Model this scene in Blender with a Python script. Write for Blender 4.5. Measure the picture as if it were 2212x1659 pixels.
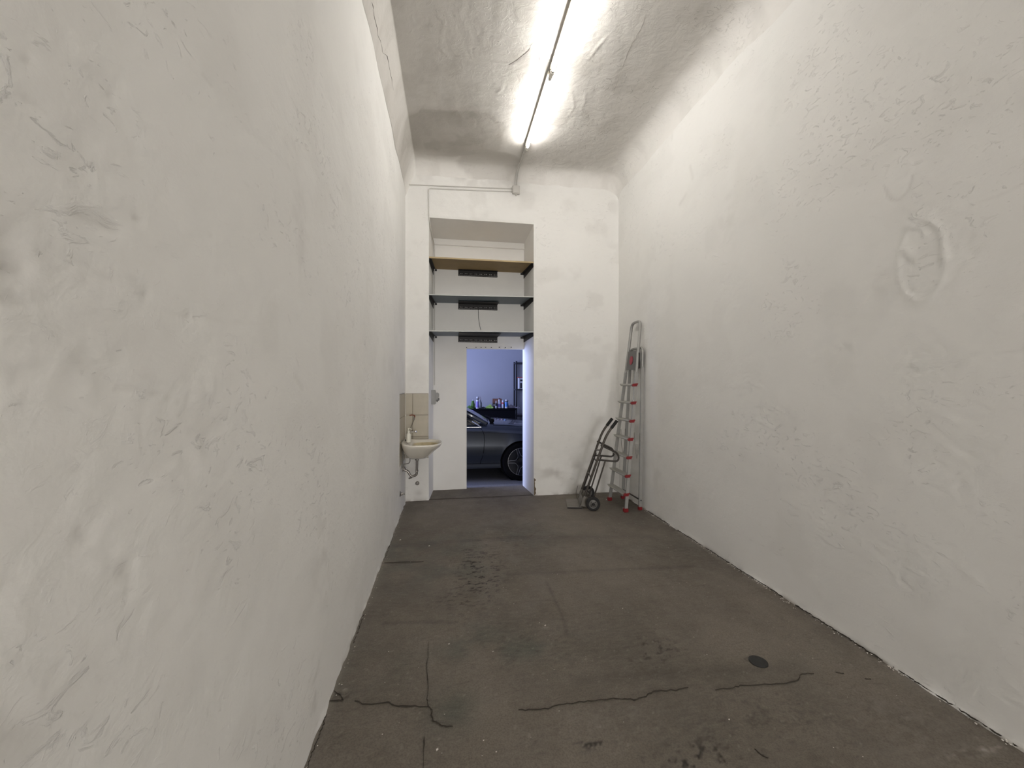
import bpy, bmesh, math, random
import numpy as np
from mathutils import Vector, Matrix

for o in list(bpy.data.objects): bpy.data.objects.remove(o)
random.seed(4); rng = np.random.RandomState(7)
SC = bpy.context.scene
COL = SC.collection
PI = math.pi

# ------------------------------------------------------------------ camera
FPX = 850.0
TH = math.atan(134 / FPX)                  # the camera looks a little to the right of the room's axis
EYE = 1.5
HZ = 832.0
cd = bpy.data.cameras.new('camera'); cam = bpy.data.objects.new('camera', cd); COL.objects.link(cam)
cam.location = (0, 0, EYE); cam.rotation_euler = (PI / 2, 0, -TH)
cd.sensor_width = 36; cd.lens = 36 * FPX / 2212; cd.shift_y = 2.5 / 2212
cd.clip_start = .05; cd.clip_end = 100
SC.camera = cam

# ------------------------------------------------------------------ world, light, exposure
SC.view_settings.view_transform = 'Standard'; SC.view_settings.look = 'None'
SC.view_settings.gamma = 1; SC.view_settings.use_curve_mapping = False
SC.view_settings.exposure = 0.50
w = bpy.data.worlds.new('world'); SC.world = w; w.use_nodes = True
w.node_tree.nodes['Background'].inputs[0].default_value = (.55, .65, 1, 1)
w.node_tree.nodes['Background'].inputs[1].default_value = .25
TUBE_STRENGTH = 68.0
ld = bpy.data.lights.new('gate_daylight', 'AREA'); ld.shape = 'RECTANGLE'; ld.size = 3.0; ld.size_y = 3.0
ld.energy = 520; ld.color = (.47, .56, 1.0)
lo = bpy.data.objects.new('gate_daylight', ld); COL.objects.link(lo)
ld2 = bpy.data.lights.new('rear_fill_light', 'AREA'); ld2.shape = 'RECTANGLE'; ld2.size = 2.5; ld2.size_y = 2.5
ld2.energy = 172; ld2.color = (1.0, .975, .955)
lo2 = bpy.data.objects.new('rear_fill_light', ld2); COL.objects.link(lo2)
lo2.location = (.88, -6.52, 1.3); lo2.rotation_euler = (-PI / 2, 0, PI)      # unseen fill light added behind the viewer to brighten the room
lo.location = (-3.9, 7.55, 1.6); lo.rotation_euler = (0, -PI / 2, 0)

# ------------------------------------------------------------------ measuring helpers
FW = np.array([math.sin(TH), math.cos(TH), 0]); RT = np.array([math.cos(TH), -math.sin(TH), 0]); C0 = np.array([0, 0, EYE])
def ray(px, py): return FW + RT * (px - 1106) / FPX + np.array([0, 0, -(py - HZ) / FPX])
def onplane(px, py, P, n):
    r = ray(px, py); t = np.dot(np.array(P, float) - C0, n) / np.dot(r, n); return C0 + t * r
def onY(px, py, Y): return onplane(px, py, (0, Y, 0), np.array([0, 1., 0]))
def onX(px, py, X): return onplane(px, py, (X, 0, 0), np.array([1., 0, 0]))
def onZ(px, py, Z=0): return onplane(px, py, (0, 0, Z), np.array([0, 0, 1.]))

# ------------------------------------------------------------------ numpy noise
_perm = rng.permutation(512)
def vnoise(x, y, seed=0):
    xi = np.floor(x).astype(int); yi = np.floor(y).astype(int); fx = x - xi; fy = y - yi
    fx = fx * fx * fx * (fx * (fx * 6 - 15) + 10); fy = fy * fy * fy * (fy * (fy * 6 - 15) + 10)
    def h(a, b): return (_perm[(_perm[(a + seed * 17) & 511] + b) & 511]) / 255.5 - 1
    return (h(xi, yi) * (1 - fx) + h(xi + 1, yi) * fx) * (1 - fy) + (h(xi, yi + 1) * (1 - fx) + h(xi + 1, yi + 1) * fx) * fy
def fbm(x, y, oct=4, seed=0, gain=.5):
    s = 0; a = 1; n = 0
    for i in range(oct):
        s = s + a * vnoise(x * 2 ** i + 13.7 * i, y * 2 ** i - 7.1 * i, seed + i); n += a; a *= gain
    return s / n
def sstep(a, b, x):
    t = np.clip((x - a) / (b - a), 0, 1); return t * t * (3 - 2 * t)
def segdist(U, V, pts):
    best = np.full(U.shape, 9.0)
    for (a, b), (c, d) in zip(pts[:-1], pts[1:]):
        L = (c - a) ** 2 + (d - b) ** 2 + 1e-12
        t = np.clip(((U - a) * (c - a) + (V - b) * (d - b)) / L, 0, 1)
        best = np.minimum(best, np.hypot(U - a - t * (c - a), V - b - t * (d - b)))
    return best

# ------------------------------------------------------------------ materials
def mat(name, col, rough=.6, metal=0, spec=None, emit=0, ecol=None, bump=None, vary=0, vscale=20, coat=0, trans=0, alpha=None):
    m = bpy.data.materials.new(name); m.use_nodes = True; nt = m.node_tree; b = nt.nodes['Principled BSDF']
    c = (*col, 1)
    b.inputs['Base Color'].default_value = c; b.inputs['Roughness'].default_value = rough; b.inputs['Metallic'].default_value = metal
    if spec is not None: b.inputs['Specular IOR Level'].default_value = spec
    if coat: b.inputs['Coat Weight'].default_value = coat; b.inputs['Coat Roughness'].default_value = .05
    if trans: b.inputs['Transmission Weight'].default_value = trans
    if emit:
        b.inputs['Emission Color'].default_value = (*(ecol or col), 1); b.inputs['Emission Strength'].default_value = emit
    if vary or bump:
        tc = nt.nodes.new('ShaderNodeTexCoord'); no = nt.nodes.new('ShaderNodeTexNoise')
        no.inputs['Scale'].default_value = vscale; no.inputs['Detail'].default_value = 5
        nt.links.new(tc.outputs['Object'], no.inputs['Vector'])
        if vary:
            mx = nt.nodes.new('ShaderNodeMix'); mx.data_type = 'RGBA'
            mx.inputs[6].default_value = (*[v * (1 - vary) for v in col], 1); mx.inputs[7].default_value = (*[min(1, v * (1 + vary)) for v in col], 1)
            nt.links.new(no.outputs['Fac'], mx.inputs[0]); nt.links.new(mx.outputs[2], b.inputs['Base Color'])
        if bump:
            bp = nt.nodes.new('ShaderNodeBump'); bp.inputs['Strength'].default_value = bump; bp.inputs['Distance'].default_value = .01
            nt.links.new(no.outputs['Fac'], bp.inputs['Height']); nt.links.new(bp.outputs[0], b.inputs['Normal'])
    return m

def plaster(name, base, dirt_shade_col=(.30, .27, .23), bs=.35, rough=.85, fine=1.0):
    """painted plaster: attribute 'dirt' mixes in grime; two scales of relief"""
    m = bpy.data.materials.new(name); m.use_nodes = True; nt = m.node_tree; N = nt.nodes; L = nt.links; b = N['Principled BSDF']
    b.inputs['Roughness'].default_value = rough; b.inputs['Specular IOR Level'].default_value = .25
    tc = N.new('ShaderNodeTexCoord')
    n1 = N.new('ShaderNodeTexNoise'); n1.inputs['Scale'].default_value = 1.6; n1.inputs['Detail'].default_value = 6; n1.inputs['Roughness'].default_value = .6
    L.new(tc.outputs['Object'], n1.inputs['Vector'])
    mx = N.new('ShaderNodeMix'); mx.data_type = 'RGBA'
    mx.inputs[6].default_value = (*[v * .955 for v in base], 1); mx.inputs[7].default_value = (*[v * 1.03 for v in base], 1)
    L.new(n1.outputs['Fac'], mx.inputs[0])
    at = N.new('ShaderNodeAttribute'); at.attribute_name = 'dirt_shade'
    m2 = N.new('ShaderNodeMix'); m2.data_type = 'RGBA'; m2.inputs[7].default_value = (*dirt_shade_col, 1)
    L.new(at.outputs['Fac'], m2.inputs[0]); L.new(mx.outputs[2], m2.inputs[6]); L.new(m2.outputs[2], b.inputs['Base Color'])
    # relief: trowel marks stretched sideways, fine grain, scattered pits
    mp = N.new('ShaderNodeMapping'); mp.inputs['Scale'].default_value = (1, 1, 1.7); mp.inputs['Rotation'].default_value = (.35, 0, 0); L.new(tc.outputs['Object'], mp.inputs['Vector'])
    a = N.new('ShaderNodeTexNoise'); a.inputs['Scale'].default_value = 9; a.inputs['Detail'].default_value = 8; a.inputs['Roughness'].default_value = .58; a.inputs['Distortion'].default_value = .5
    L.new(mp.outputs[0], a.inputs['Vector'])
    g = N.new('ShaderNodeTexNoise'); g.inputs['Scale'].default_value = 95; g.inputs['Detail'].default_value = 3; L.new(tc.outputs['Object'], g.inputs['Vector'])
    b1 = N.new('ShaderNodeBump'); b1.inputs['Strength'].default_value = bs; b1.inputs['Distance'].default_value = .012; L.new(a.outputs['Fac'], b1.inputs['Height'])
    b2 = N.new('ShaderNodeBump'); b2.inputs['Strength'].default_value = .16 * fine; b2.inputs['Distance'].default_value = .004; L.new(g.outputs['Fac'], b2.inputs['Height'])
    # crisp chips, pimples and trowel ridges, gathered in patches
    def rng_(src, a0, a1, lo=0., hi=1.):
        r = N.new('ShaderNodeMapRange'); r.interpolation_type = 'SMOOTHSTEP'
        for i_, v_ in zip((1, 2, 3, 4), (a0, a1, lo, hi)): r.inputs[i_].default_value = v_
        L.new(src, r.inputs[0]); return r.outputs[0]
    def mul(p, q):
        r = N.new('ShaderNodeMath'); r.operation = 'MULTIPLY'; L.new(p, r.inputs[0]); L.new(q, r.inputs[1]); return r.outputs[0]
    c = N.new('ShaderNodeTexNoise'); c.inputs['Scale'].default_value = 13; c.inputs['Detail'].default_value = 9; c.inputs['Roughness'].default_value = .62; c.inputs['Distortion'].default_value = 1.1
    L.new(mp.outputs[0], c.inputs['Vector'])
    k = N.new('ShaderNodeTexNoise'); k.inputs['Scale'].default_value = 1.9; k.inputs['Detail'].default_value = 4; L.new(tc.outputs['Object'], k.inputs['Vector'])
    up = mul(rng_(c.outputs['Fac'], .585, .66), rng_(k.outputs['Fac'], .47, .62, .10, 1.))
    dn = mul(rng_(c.outputs['Fac'], .37, .31), rng_(k.outputs['Fac'], .40, .58, .15, 1.))
    sb_ = N.new('ShaderNodeMath'); sb_.operation = 'SUBTRACT'; L.new(up, sb_.inputs[0]); L.new(dn, sb_.inputs[1])
    b3 = N.new('ShaderNodeBump'); b3.inputs['Strength'].default_value = .55 * fine; b3.inputs['Distance'].default_value = .006; L.new(sb_.outputs[0], b3.inputs['Height'])
    L.new(b1.outputs[0], b3.inputs['Normal']); L.new(b3.outputs[0], b2.inputs['Normal']); L.new(b2.outputs[0], b.inputs['Normal'])
    return m

WHITE = (.84, .825, .79)
M = dict(
    wall=plaster('wall_plaster', WHITE, bs=.22),
    ceil=plaster('ceiling_plaster', (.80, .775, .735), dirt_shade_col=(.33, .305, .265), bs=.65),
    niche=mat('niche_plaster', (.82, .805, .77), .85, vary=.04, vscale=6, bump=.12),
    gwall=mat('garage_wall', (.29, .29, .31), .9, vary=.04, vscale=3),
    gfloor=mat('garage_floor', (.17, .168, .175), .8, vary=.4, vscale=60, bump=.3),
    pipe=mat('painted_pipe', (.60, .58, .54), .6),
    alu=mat('brushed_aluminium', (.36, .355, .335), .45, .5, vary=.08, vscale=30),
    alu_step=mat('step_aluminium', (.42, .41, .37), .5, .3, vary=.08, vscale=40),
    red=mat('red_plastic', (.21, .007, .010), .45),
    dred=mat('faded_red_print', (.34, .05, .07), .6),
    grey=mat('grey_plastic', (.145, .142, .138), .55),
    steel=mat('worn_steel_tube', (.090, .080, .069), .42, .7, vary=.3, vscale=25),
    steel_d=mat('dark_steel_tube', (.055, .048, .042), .45, .6, vary=.35, vscale=25),
    plate=mat('galvanised_plate', (.20, .185, .16), .55, .3, vary=.3, vscale=14),
    rubber=mat('black_rubber', (.014, .013, .013), .75, bump=.2, vscale=80),
    grip=mat('black_grip', (.006, .006, .006), .7),
    hub=mat('wheel_hub_steel', (.20, .195, .185), .45, .5, vary=.2, vscale=30),
    black=mat('black_metal', (.012, .010, .009), .5, spec=.35),
    blackm=mat('matt_black', (.004, .004, .005), .9, spec=.1),
    wood=mat('shelf_wood', (.30, .20, .082), .6, vary=.25, vscale=9, bump=.1),
    woode=mat('shelf_wood_edge', (.46, .35, .19), .6, vary=.15, vscale=20),
    board=mat('grey_blue_laminate', (.135, .165, .19), .45, vary=.12, vscale=8),
    boarde=mat('pale_laminate_edge', (.56, .57, .55), .5),
    ceramic=mat('basin_ceramic', (.74, .70, .61), .22, coat=.3, vary=.06, vscale=6),
    stain=mat('limescale_stain', (.52, .44, .27), .5, vary=.3, vscale=20),
    tile=mat('beige_tile', (.45, .405, .315), .38, vary=.1, vscale=14),
    grout=mat('tile_grout', (.20, .165, .12), .9),
    chrome=mat('chrome', (.62, .60, .57), .2, .95),
    chromed=mat('tarnished_chrome', (.30, .28, .255), .32, .9),
    rust=mat('rusty_red_spout', (.24, .075, .045), .5, .2, vary=.4, vscale=40),
    soap=mat('ivory_plastic', (.76, .74, .64), .4),
    switch=mat('grey_switch_plastic', (.30, .30, .285), .5),
    switchd=mat('dark_switch_plastic', (.12, .12, .115), .5),
    hose=mat('grey_hose', (.22, .21, .19), .5),
    crack=mat('crack_dirt', (.040, .032, .024), .95),
    crack2=mat('hairline_crack', (.28, .26, .235), .95),
    chip=mat('bare_brown_render', (.15, .115, .08), .95, vary=.4, vscale=60, bump=.5),
    flake=mat('white_flake', (.62, .58, .52), .8),
    cable=mat('dark_cable', (.03, .03, .03), .6),
    strap=mat('grey_strap', (.20, .19, .165), .7),
    lamp_body=mat('lamp_housing', (.50, .46, .38), .45),
    lamp_cap=mat('lamp_socket_plastic', (.70, .68, .62), .5),
    drain=mat('drain_black', (.018, .018, .017), .6, vary=.3, vscale=60),
)
tube_m = mat('lit_tube', (1, .97, .90), .5, emit=TUBE_STRENGTH, ecol=(1, .98, .95)); M['tube'] = tube_m

def floor_mat():
    m = bpy.data.materials.new('worn_concrete'); m.use_nodes = True; nt = m.node_tree; N = nt.nodes; L = nt.links; b = N['Principled BSDF']
    tc = N.new('ShaderNodeTexCoord')
    def noise(s, d=6, r=.6, sc=(1, 1, 1), dist=0):
        mp = N.new('ShaderNodeMapping'); mp.inputs['Scale'].default_value = sc; L.new(tc.outputs['Object'], mp.inputs['Vector'])
        n = N.new('ShaderNodeTexNoise'); n.inputs['Scale'].default_value = s; n.inputs['Detail'].default_value = d; n.inputs['Roughness'].default_value = r; n.inputs['Distortion'].default_value = dist
        L.new(mp.outputs[0], n.inputs['Vector']); return n
    def mix(fac, A, B, t='MIX'):
        x = N.new('ShaderNodeMix'); x.data_type = 'RGBA'; x.blend_type = t
        if isinstance(fac, float): x.inputs[0].default_value = fac
        else: L.new(fac, x.inputs[0])
        for s, v in ((6, A), (7, B)):
            if isinstance(v, tuple): x.inputs[s].default_value = (*v, 1)
            else: L.new(v, x.inputs[s])
        return x.outputs[2]
    def ramp(src, a, bb, lo=0., hi=1.):
        r = N.new('ShaderNodeMapRange'); r.interpolation_type = 'SMOOTHSTEP'; r.inputs[1].default_value = a; r.inputs[2].default_value = bb; r.inputs[3].default_value = lo; r.inputs[4].default_value = hi
        L.new(src, r.inputs[0]); return r.outputs[0]
    def attr(n):
        a = N.new('ShaderNodeAttribute'); a.attribute_name = n; return a.outputs['Fac']
    base = mix(ramp(noise(1.1, 7, .62, (1, .7, 1)).outputs['Fac'], .3, .7), (.118, .102, .083), (.212, .184, .149))
    base = mix(attr('green'), base, (.092, .100, .083))
    base = mix(ramp(noise(26, 6, .7, (.6, 1.5, 1)).outputs['Fac'], .35, .75, 0, .5), base, (.215, .192, .160))
    base = mix(ramp(noise(14, 8, .75, (.5, 1.4, 1), .6).outputs['Fac'], .56, .70, 0, .45), base, (.062, .052, .042))
    base = mix(ramp(noise(150, 2, .5).outputs['Fac'], .3, .8, 0, .5), base, (.075, .065, .053))
    base = mix(attr('pale'), base, (.40, .37, .33))
    base = mix(attr('dirt_shade'), base, (.020, .017, .015))
    L.new(base, b.inputs['Base Color'])
    b.inputs['Specular IOR Level'].default_value = .3
    L.new(ramp(noise(5).outputs['Fac'], .3, .7, .62, .9), b.inputs['Roughness'])
    b1 = N.new('ShaderNodeBump'); b1.inputs['Strength'].default_value = .25; b1.inputs['Distance'].default_value = .006; L.new(noise(40, 8, .7).outputs['Fac'], b1.inputs['Height'])
    L.new(b1.outputs[0], b.inputs['Normal'])
    return m
M['floor'] = floor_mat()

# ------------------------------------------------------------------ mesh helpers
class MB:
    def __init__(s): s.v = []; s.f = []; s.smooth = []
    def add(s, vs, fs, smooth=False):
        o = len(s.v); s.v += [tuple(map(float, v)) for v in vs]; s.f += [tuple(i + o for i in f) for f in fs]; s.smooth += [smooth] * len(fs); return s
    def box(s, a, b):
        (x0, y0, z0), (x1, y1, z1) = [tuple(min(p, q) for p, q in zip(a, b)), tuple(max(p, q) for p, q in zip(a, b))]
        return s.add([(x0, y0, z0), (x1, y0, z0), (x1, y1, z0), (x0, y1, z0), (x0, y0, z1), (x1, y0, z1), (x1, y1, z1), (x0, y1, z1)],
                     [(0, 3, 2, 1), (4, 5, 6, 7), (0, 1, 5, 4), (1, 2, 6, 5), (2, 3, 7, 6), (3, 0, 4, 7)])
    def rbox(s, a, b, r=.003):
        """box with chamfered edges"""
        lo = [min(p, q) for p, q in zip(a, b)]; hi = [max(p, q) for p, q in zip(a, b)]
        r = min(r, *[(h - l) * .45 for l, h in zip(lo, hi)])
        bm = bmesh.new(); bmesh.ops.create_cube(bm, size=1)
        for v in bm.verts: v.co = Vector([(l + h) / 2 + c * (h - l) for c, l, h in zip(v.co, lo, hi)])
        bmesh.ops.bevel(bm, geom=list(bm.edges), offset=r, segments=2, affect='EDGES')
        bm.verts.index_update(); s.add([v.co for v in bm.verts], [[v.index for v in f.verts] for f in bm.faces]); bm.free(); return s
    def prism(s, pts, h):
        """closed polygon of 3-D points swept by vector h"""
        n = len(pts); h = Vector(h); v = [Vector(p) for p in pts]
        return s.add(v + [p + h for p in v], [tuple(range(n))[::-1], tuple(range(n, 2 * n))] + [(i, (i + 1) % n, n + (i + 1) % n, n + i) for i in range(n)])
    def tube(s, pts, r, n=8, cap=True, flat=None):
        pts = [Vector(p) for p in pts]; m = len(pts); rs = r if isinstance(r, (list, tuple)) else [r] * m
        T = [(pts[min(i + 1, m - 1)] - pts[max(i - 1, 0)]).normalized() for i in range(m)]
        up = Vector((0, 0, 1)) if abs(T[0].z) < .9 else Vector((1, 0, 0))
        if flat: up = Vector(flat[1])
        A = (up - T[0] * up.dot(T[0])).normalized(); vs = []
        for i in range(m):
            A = (A - T[i] * A.dot(T[i])).normalized(); B = T[i].cross(A)
            for k in range(n):
                t = 2 * PI * (k + (.5 if n == 4 else 0)) / n; q = (flat[0] if flat else 1)
                vs.append(pts[i] + (A * math.cos(t) + B * math.sin(t) * q) * rs[i])
        fs = [(i * n + k, i * n + (k + 1) % n, (i + 1) * n + (k + 1) % n, (i + 1) * n + k) for i in range(m - 1) for k in range(n)]
        s.add(vs, fs, n > 4)
        if cap: s.add(vs[:n], [tuple(range(n))[::-1]]); s.add(vs[-n:], [tuple(range(n))])
        return s
    def lathe(s, prof, c=(0, 0, 0), axis=(0, 0, 1), n=20, cap=True):
        ax = Vector(axis).normalized(); u = ax.orthogonal().normalized(); v = ax.cross(u); c = Vector(c); vs = []
        for r, h in prof:
            for k in range(n):
                t = 2 * PI * k / n; vs.append(c + ax * h + (u * math.cos(t) + v * math.sin(t)) * r)
        m = len(prof)
        s.add(vs, [(i * n + k, i * n + (k + 1) % n, (i + 1) * n + (k + 1) % n, (i + 1) * n + k) for i in range(m - 1) for k in range(n)], True)
        if cap and prof[0][0] > 1e-4: s.add(vs[:n], [tuple(range(n))[::-1]])
        if cap and prof[-1][0] > 1e-4: s.add(vs[-n:], [tuple(range(n))])
        return s
    def build(s, name, m, parent=None):
        me = bpy.data.meshes.new(name); me.from_pydata(s.v, [], s.f); me.update()
        bm = bmesh.new(); bm.from_mesh(me); bmesh.ops.remove_doubles(bm, verts=bm.verts, dist=1e-6); bmesh.ops.recalc_face_normals(bm, faces=bm.faces); bm.to_mesh(me); bm.free()
        me.polygons.foreach_set('use_smooth', [True] * len(me.polygons))
        me.set_sharp_from_angle(angle=math.radians(38))
        return link(name, me, m, parent)
def link(name, me, m, parent=None):
    for mm in (m if isinstance(m, (list, tuple)) else [m]): me.materials.append(M[mm] if isinstance(mm, str) else mm)
    o = bpy.data.objects.new(name, me); COL.objects.link(o)
    if parent:
        o.parent = parent; o.matrix_parent_inverse = Matrix.Translation(-parent.location)
    return o
def bez(pts, k=6):
    """rounded polyline (Catmull-Rom)"""
    P = [Vector(p) for p in pts]; P = [P[0] * 2 - P[1]] + P + [P[-1] * 2 - P[-2]]; out = []
    for i in range(1, len(P) - 2):
        for j in range(k):
            t = j / k; a, b, c, d = P[i - 1:i + 3]
            out.append(.5 * ((2 * b) + (c - a) * t + (2 * a - 5 * b + 4 * c - d) * t * t + (3 * b - a - 3 * c + d) * t ** 3))
    return out + [P[-2]]
def rounded(pts, r, k=4):
    """polyline whose corners are rounded by radius r"""
    P = [Vector(p) for p in pts]; out = [P[0]]
    for a, b, c in zip(P[:-2], P[1:-1], P[2:]):
        u = (a - b); v = (c - b); q = min(r, u.length * .49, v.length * .49); s = b + u.normalized() * q; e = b + v.normalized() * q
        for j in range(k + 1):
            t = j / k; out.append((1 - t) ** 2 * s + 2 * t * (1 - t) * b + t * t * e)
    return out + [P[-1]]
def thing(name, label, cat, loc=(0, 0, 0), group=None):
    o = bpy.data.objects.new(name, None); COL.objects.link(o); o.location = loc; o.empty_display_size = .1
    return tag(o, label, cat, group)
def tag(o, label, cat, group=None):
    o['label'] = label; o['category'] = cat
    if group: o['group'] = group
    return o
def struct(o): o['kind'] = 'structure'; return o

def grid(name, us, vs, fn, m, hole=None, attrs=None, flip=False, parent=None):
    """fn(U,V) -> X,Y,Z arrays ; attrs {name: array}"""
    U, V = np.meshgrid(us, vs, indexing='ij'); X, Y, Z = fn(U, V)
    nu, nv = U.shape; co = np.stack([X, Y, Z], -1).reshape(-1, 3)
    i, j = np.meshgrid(np.arange(nu - 1), np.arange(nv - 1), indexing='ij'); a = i * nv + j
    q = np.stack([a, a + nv, a + nv + 1, a + 1], -1)
    if flip: q = q[..., ::-1]
    if hole is not None:
        keep = ~hole((us[:-1] + us[1:])[:, None] / 2 + 0 * vs[None, :-1], 0 * us[:-1, None] + (vs[:-1] + vs[1:])[None, :] / 2)
        q = q[keep]
    q = q.reshape(-1, 4); me = bpy.data.meshes.new(name)
    me.vertices.add(len(co)); me.vertices.foreach_set('co', co.astype(np.float32).ravel())
    me.loops.add(q.size); me.loops.foreach_set('vertex_index', q.astype(np.int32).ravel())
    me.polygons.add(len(q)); me.polygons.foreach_set('loop_start', np.arange(0, q.size, 4, dtype=np.int32))
    me.update(calc_edges=True); me.polygons.foreach_set('use_smooth', [True] * len(q))
    for n_, arr in (attrs(U, V) if attrs else {}).items():
        at = me.attributes.new(n_, 'FLOAT', 'POINT'); at.data.foreach_set('value', arr.astype(np.float32).ravel())
    return link(name, me, m, parent)

# ------------------------------------------------------------------ the room
XL, XR, YB, YF = -.568, 2.335, 5.245, -6.5
ZC = 4.37

def lw(px, py): p = onX(px, py, XL); return (p[1], p[2])
def rw(px, py): p = onX(px, py, XR); return (p[1], p[2])

def marks(U, V, feats):
    """trowel grooves, ridges and pits as real relief. feats: (pts, width, depth)"""
    d = np.zeros_like(U); dk = np.zeros_like(U)
    for ft in feats:
        pts, wd, dp = ft[:3]; soft = len(ft) > 3
        p = np.array(pts); m_ = wd * 4
        sel = (U > p[:, 0].min() - m_) & (U < p[:, 0].max() + m_) & (V > p[:, 1].min() - m_) & (V < p[:, 1].max() + m_)
        if not sel.any(): continue
        ds = segdist(U[sel], V[sel], pts); g = np.exp(-(ds / wd) ** 2)
        d[sel] += dp * g
        if dp < 0: dk[sel] = np.maximum(dk[sel], (.03 if soft else .16) * g * min(1, -dp / .006))
    return d, dk

def random_feats(n, u0, u1, v0, v1, r, slope=-.35):
    out = []
    for _ in range(n):
        u = r.uniform(u0, u1); v = r.uniform(v0, v1); L_ = r.exponential(.035) + .008; a = slope + r.normal(0, .5)
        k = r.randint(2, 5); pts = []
        for i in range(k): pts.append((u, v)); u += L_ / k * math.cos(a); v += L_ / k * math.sin(a); a += r.normal(0, .5)
        out.append((pts, r.uniform(.0055, .011), r.choice([-1, -1, 1]) * r.uniform(.0006, .0024), 1))
    return out
def cluster(cu, cv, n, su, sv, r, slope=-.35):
    out = []
    for _ in range(n):
        u, v = r.normal(cu, su), r.normal(cv, sv); out += random_feats(1, u, u + .001, v, v + .001, r, slope)
    return out

rs = np.random.RandomState(11)
LF = [([lw(253, 839), lw(304, 841), lw(354, 853), lw(392, 869)], .0035, -.005), ([lw(310, 815), lw(345, 822), lw(385, 836)], .004, -.002),
      ([lw(175, 464), lw(205, 474), lw(228, 485), lw(253, 497)], .008, -.005), ([lw(185, 460), lw(215, 470)], .006, .002),
      ([lw(295, 469), lw(306, 473), lw(309, 482)], .0025, -.005), ([lw(516, 376), lw(540, 405)], .003, -.002),
      ([lw(525, 275), lw(560, 300), lw(600, 335), (lw(630, 370))], .004, -.0018),
      ([lw(155, 558), lw(175, 562), lw(195, 575), lw(218, 588), lw(250, 600)], .006, -.003), ([lw(100, 555), lw(140, 585)], .006, -.003),
      ([lw(290, 600), lw(320, 650)], .006, -.002), ([lw(320, 655), lw(405, 682), lw(500, 695), lw(560, 698)], .005, -.0016),
      ([lw(10, 655), lw(20, 645), lw(45, 655), lw(60, 662)], .005, -.006), ([lw(10, 660), lw(25, 670), lw(50, 675)], .005, .004),
      ([lw(5, 580), lw(40, 582), lw(45, 595)], .006, -.006), ([lw(0, 545), lw(20, 548)], .005, -.004), ([lw(15, 622), lw(35, 632)], .005, -.004),
      ([lw(65, 128), lw(68, 132)], .006, -.006), ([lw(60, 208), lw(98, 230)], .006, -.004), ([lw(105, 90), lw(135, 105)], .004, .002),
      ([lw(245, 208), lw(247, 210)], .006, -.008), ([lw(180, 603), lw(193, 606)], .005, -.006), ([lw(316, 633), lw(320, 636)], .005, -.006),
      ([lw(406, 680), lw(410, 684)], .006, -.008), ([lw(455, 505), lw(459, 508)], .004, -.005), ([lw(440, 160), lw(460, 185)], .004, -.003),
      ([lw(268, 1232), lw(282, 1242)], .012, -.006), ([lw(170, 1148), lw(190, 1165)], .008, -.005), ([lw(640, 815), lw(655, 840)], .01, -.004),
      ([lw(150, 1010), lw(185, 1018)], .006, -.004), ([lw(15, 1258), lw(45, 1252)], .006, -.003), ([lw(0, 1160), lw(25, 1175)], .006, .003),
      ([lw(698, 1130), lw(702, 1215)], .003, -.0015), ([lw(75, 1460), lw(140, 1430)], .005, -.0015), ([lw(0, 1600), lw(40, 1570)], .004, -.002)]
LF += random_feats(520, .45, 5.2, .05, 4.2, rs) + cluster(*lw(640, 450), 90, .10, .16, rs, -1) + cluster(*lw(90, 810), 50, .07, .04, rs) \
    + cluster(*lw(420, 930), 70, .10, .05, rs) + cluster(*lw(60, 660), 30, .04, .1, rs) + cluster(*lw(220, 300), 40, .06, .12, rs) + cluster(*lw(250, 1280), 60, .15, .08, rs) \
    + cluster(*lw(560, 1250), 60, .2, .15, rs) + cluster(*lw(690, 700), 60, .25, .3, rs)
def ring(c, r0, r1, a0, a1, n=14): return [(c[0] + r0 * math.cos(a0 + (a1 - a0) * i / n), c[1] + r1 * math.sin(a0 + (a1 - a0) * i / n)) for i in range(n + 1)]
c1 = rw(1940, 388); c2 = rw(1990, 560)
RF = [(ring(c1, .062, .105, PI * 1.05, PI * 1.95), .007, -.005), (ring(c1, .062, .105, .3, PI * .95), .006, .003), (ring(c1, .055, .095, 0, 2 * PI), .02, .001),
      (ring(c2, .105, .21, 0, 2 * PI), .014, .004), (ring(c2, .09, .19, PI * .55, PI * 1.05), .009, .007), (ring(c2, .095, .2, PI * .2, PI * .5), .006, .004),
      ([rw(1955, 540), rw(1962, 548)], .02, .006), ([rw(1958, 563), rw(1970, 568)], .01, -.006), ([rw(1955, 490), rw(1985, 492)], .009, .006),
      ([rw(1993, 500), rw(2005, 515)], .008, .005), ([rw(1960, 625), rw(1970, 628)], .008, -.005),
      ([rw(2080, 450), rw(2150, 425), rw(2212, 395)], .005, -.003), ([rw(1990, 460), rw(2080, 450)], .006, .002), ([rw(1480, 525), rw(1530, 505), rw(1560, 495)], .008, .003),
      ([rw(1813, 754), rw(1814, 755)], .004, -.006), ([rw(1840, 747), rw(1842, 748)], .008, .006), ([rw(1497, 558), rw(1498, 560)], .003, -.005),
      ([rw(2110, 955), rw(2160, 935)], .008, .003), ([rw(2150, 765), rw(2212, 755)], .006, -.003), ([rw(1715, 430), rw(1760, 455)], .006, .002),
      ([rw(1768, 1145), rw(1808, 1150)], .004, -.003), ([rw(1900, 1165), rw(1960, 1195)], .006, -.002), ([rw(1630, 905), rw(1680, 930)], .01, .003),
      ([rw(1450, 225), rw(1452, 300)], .02, -.003), ([rw(1490, 360), rw(1495, 385)], .02, -.004), ([rw(1480, 420), rw(1468, 440)], .02, -.004)]
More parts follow.
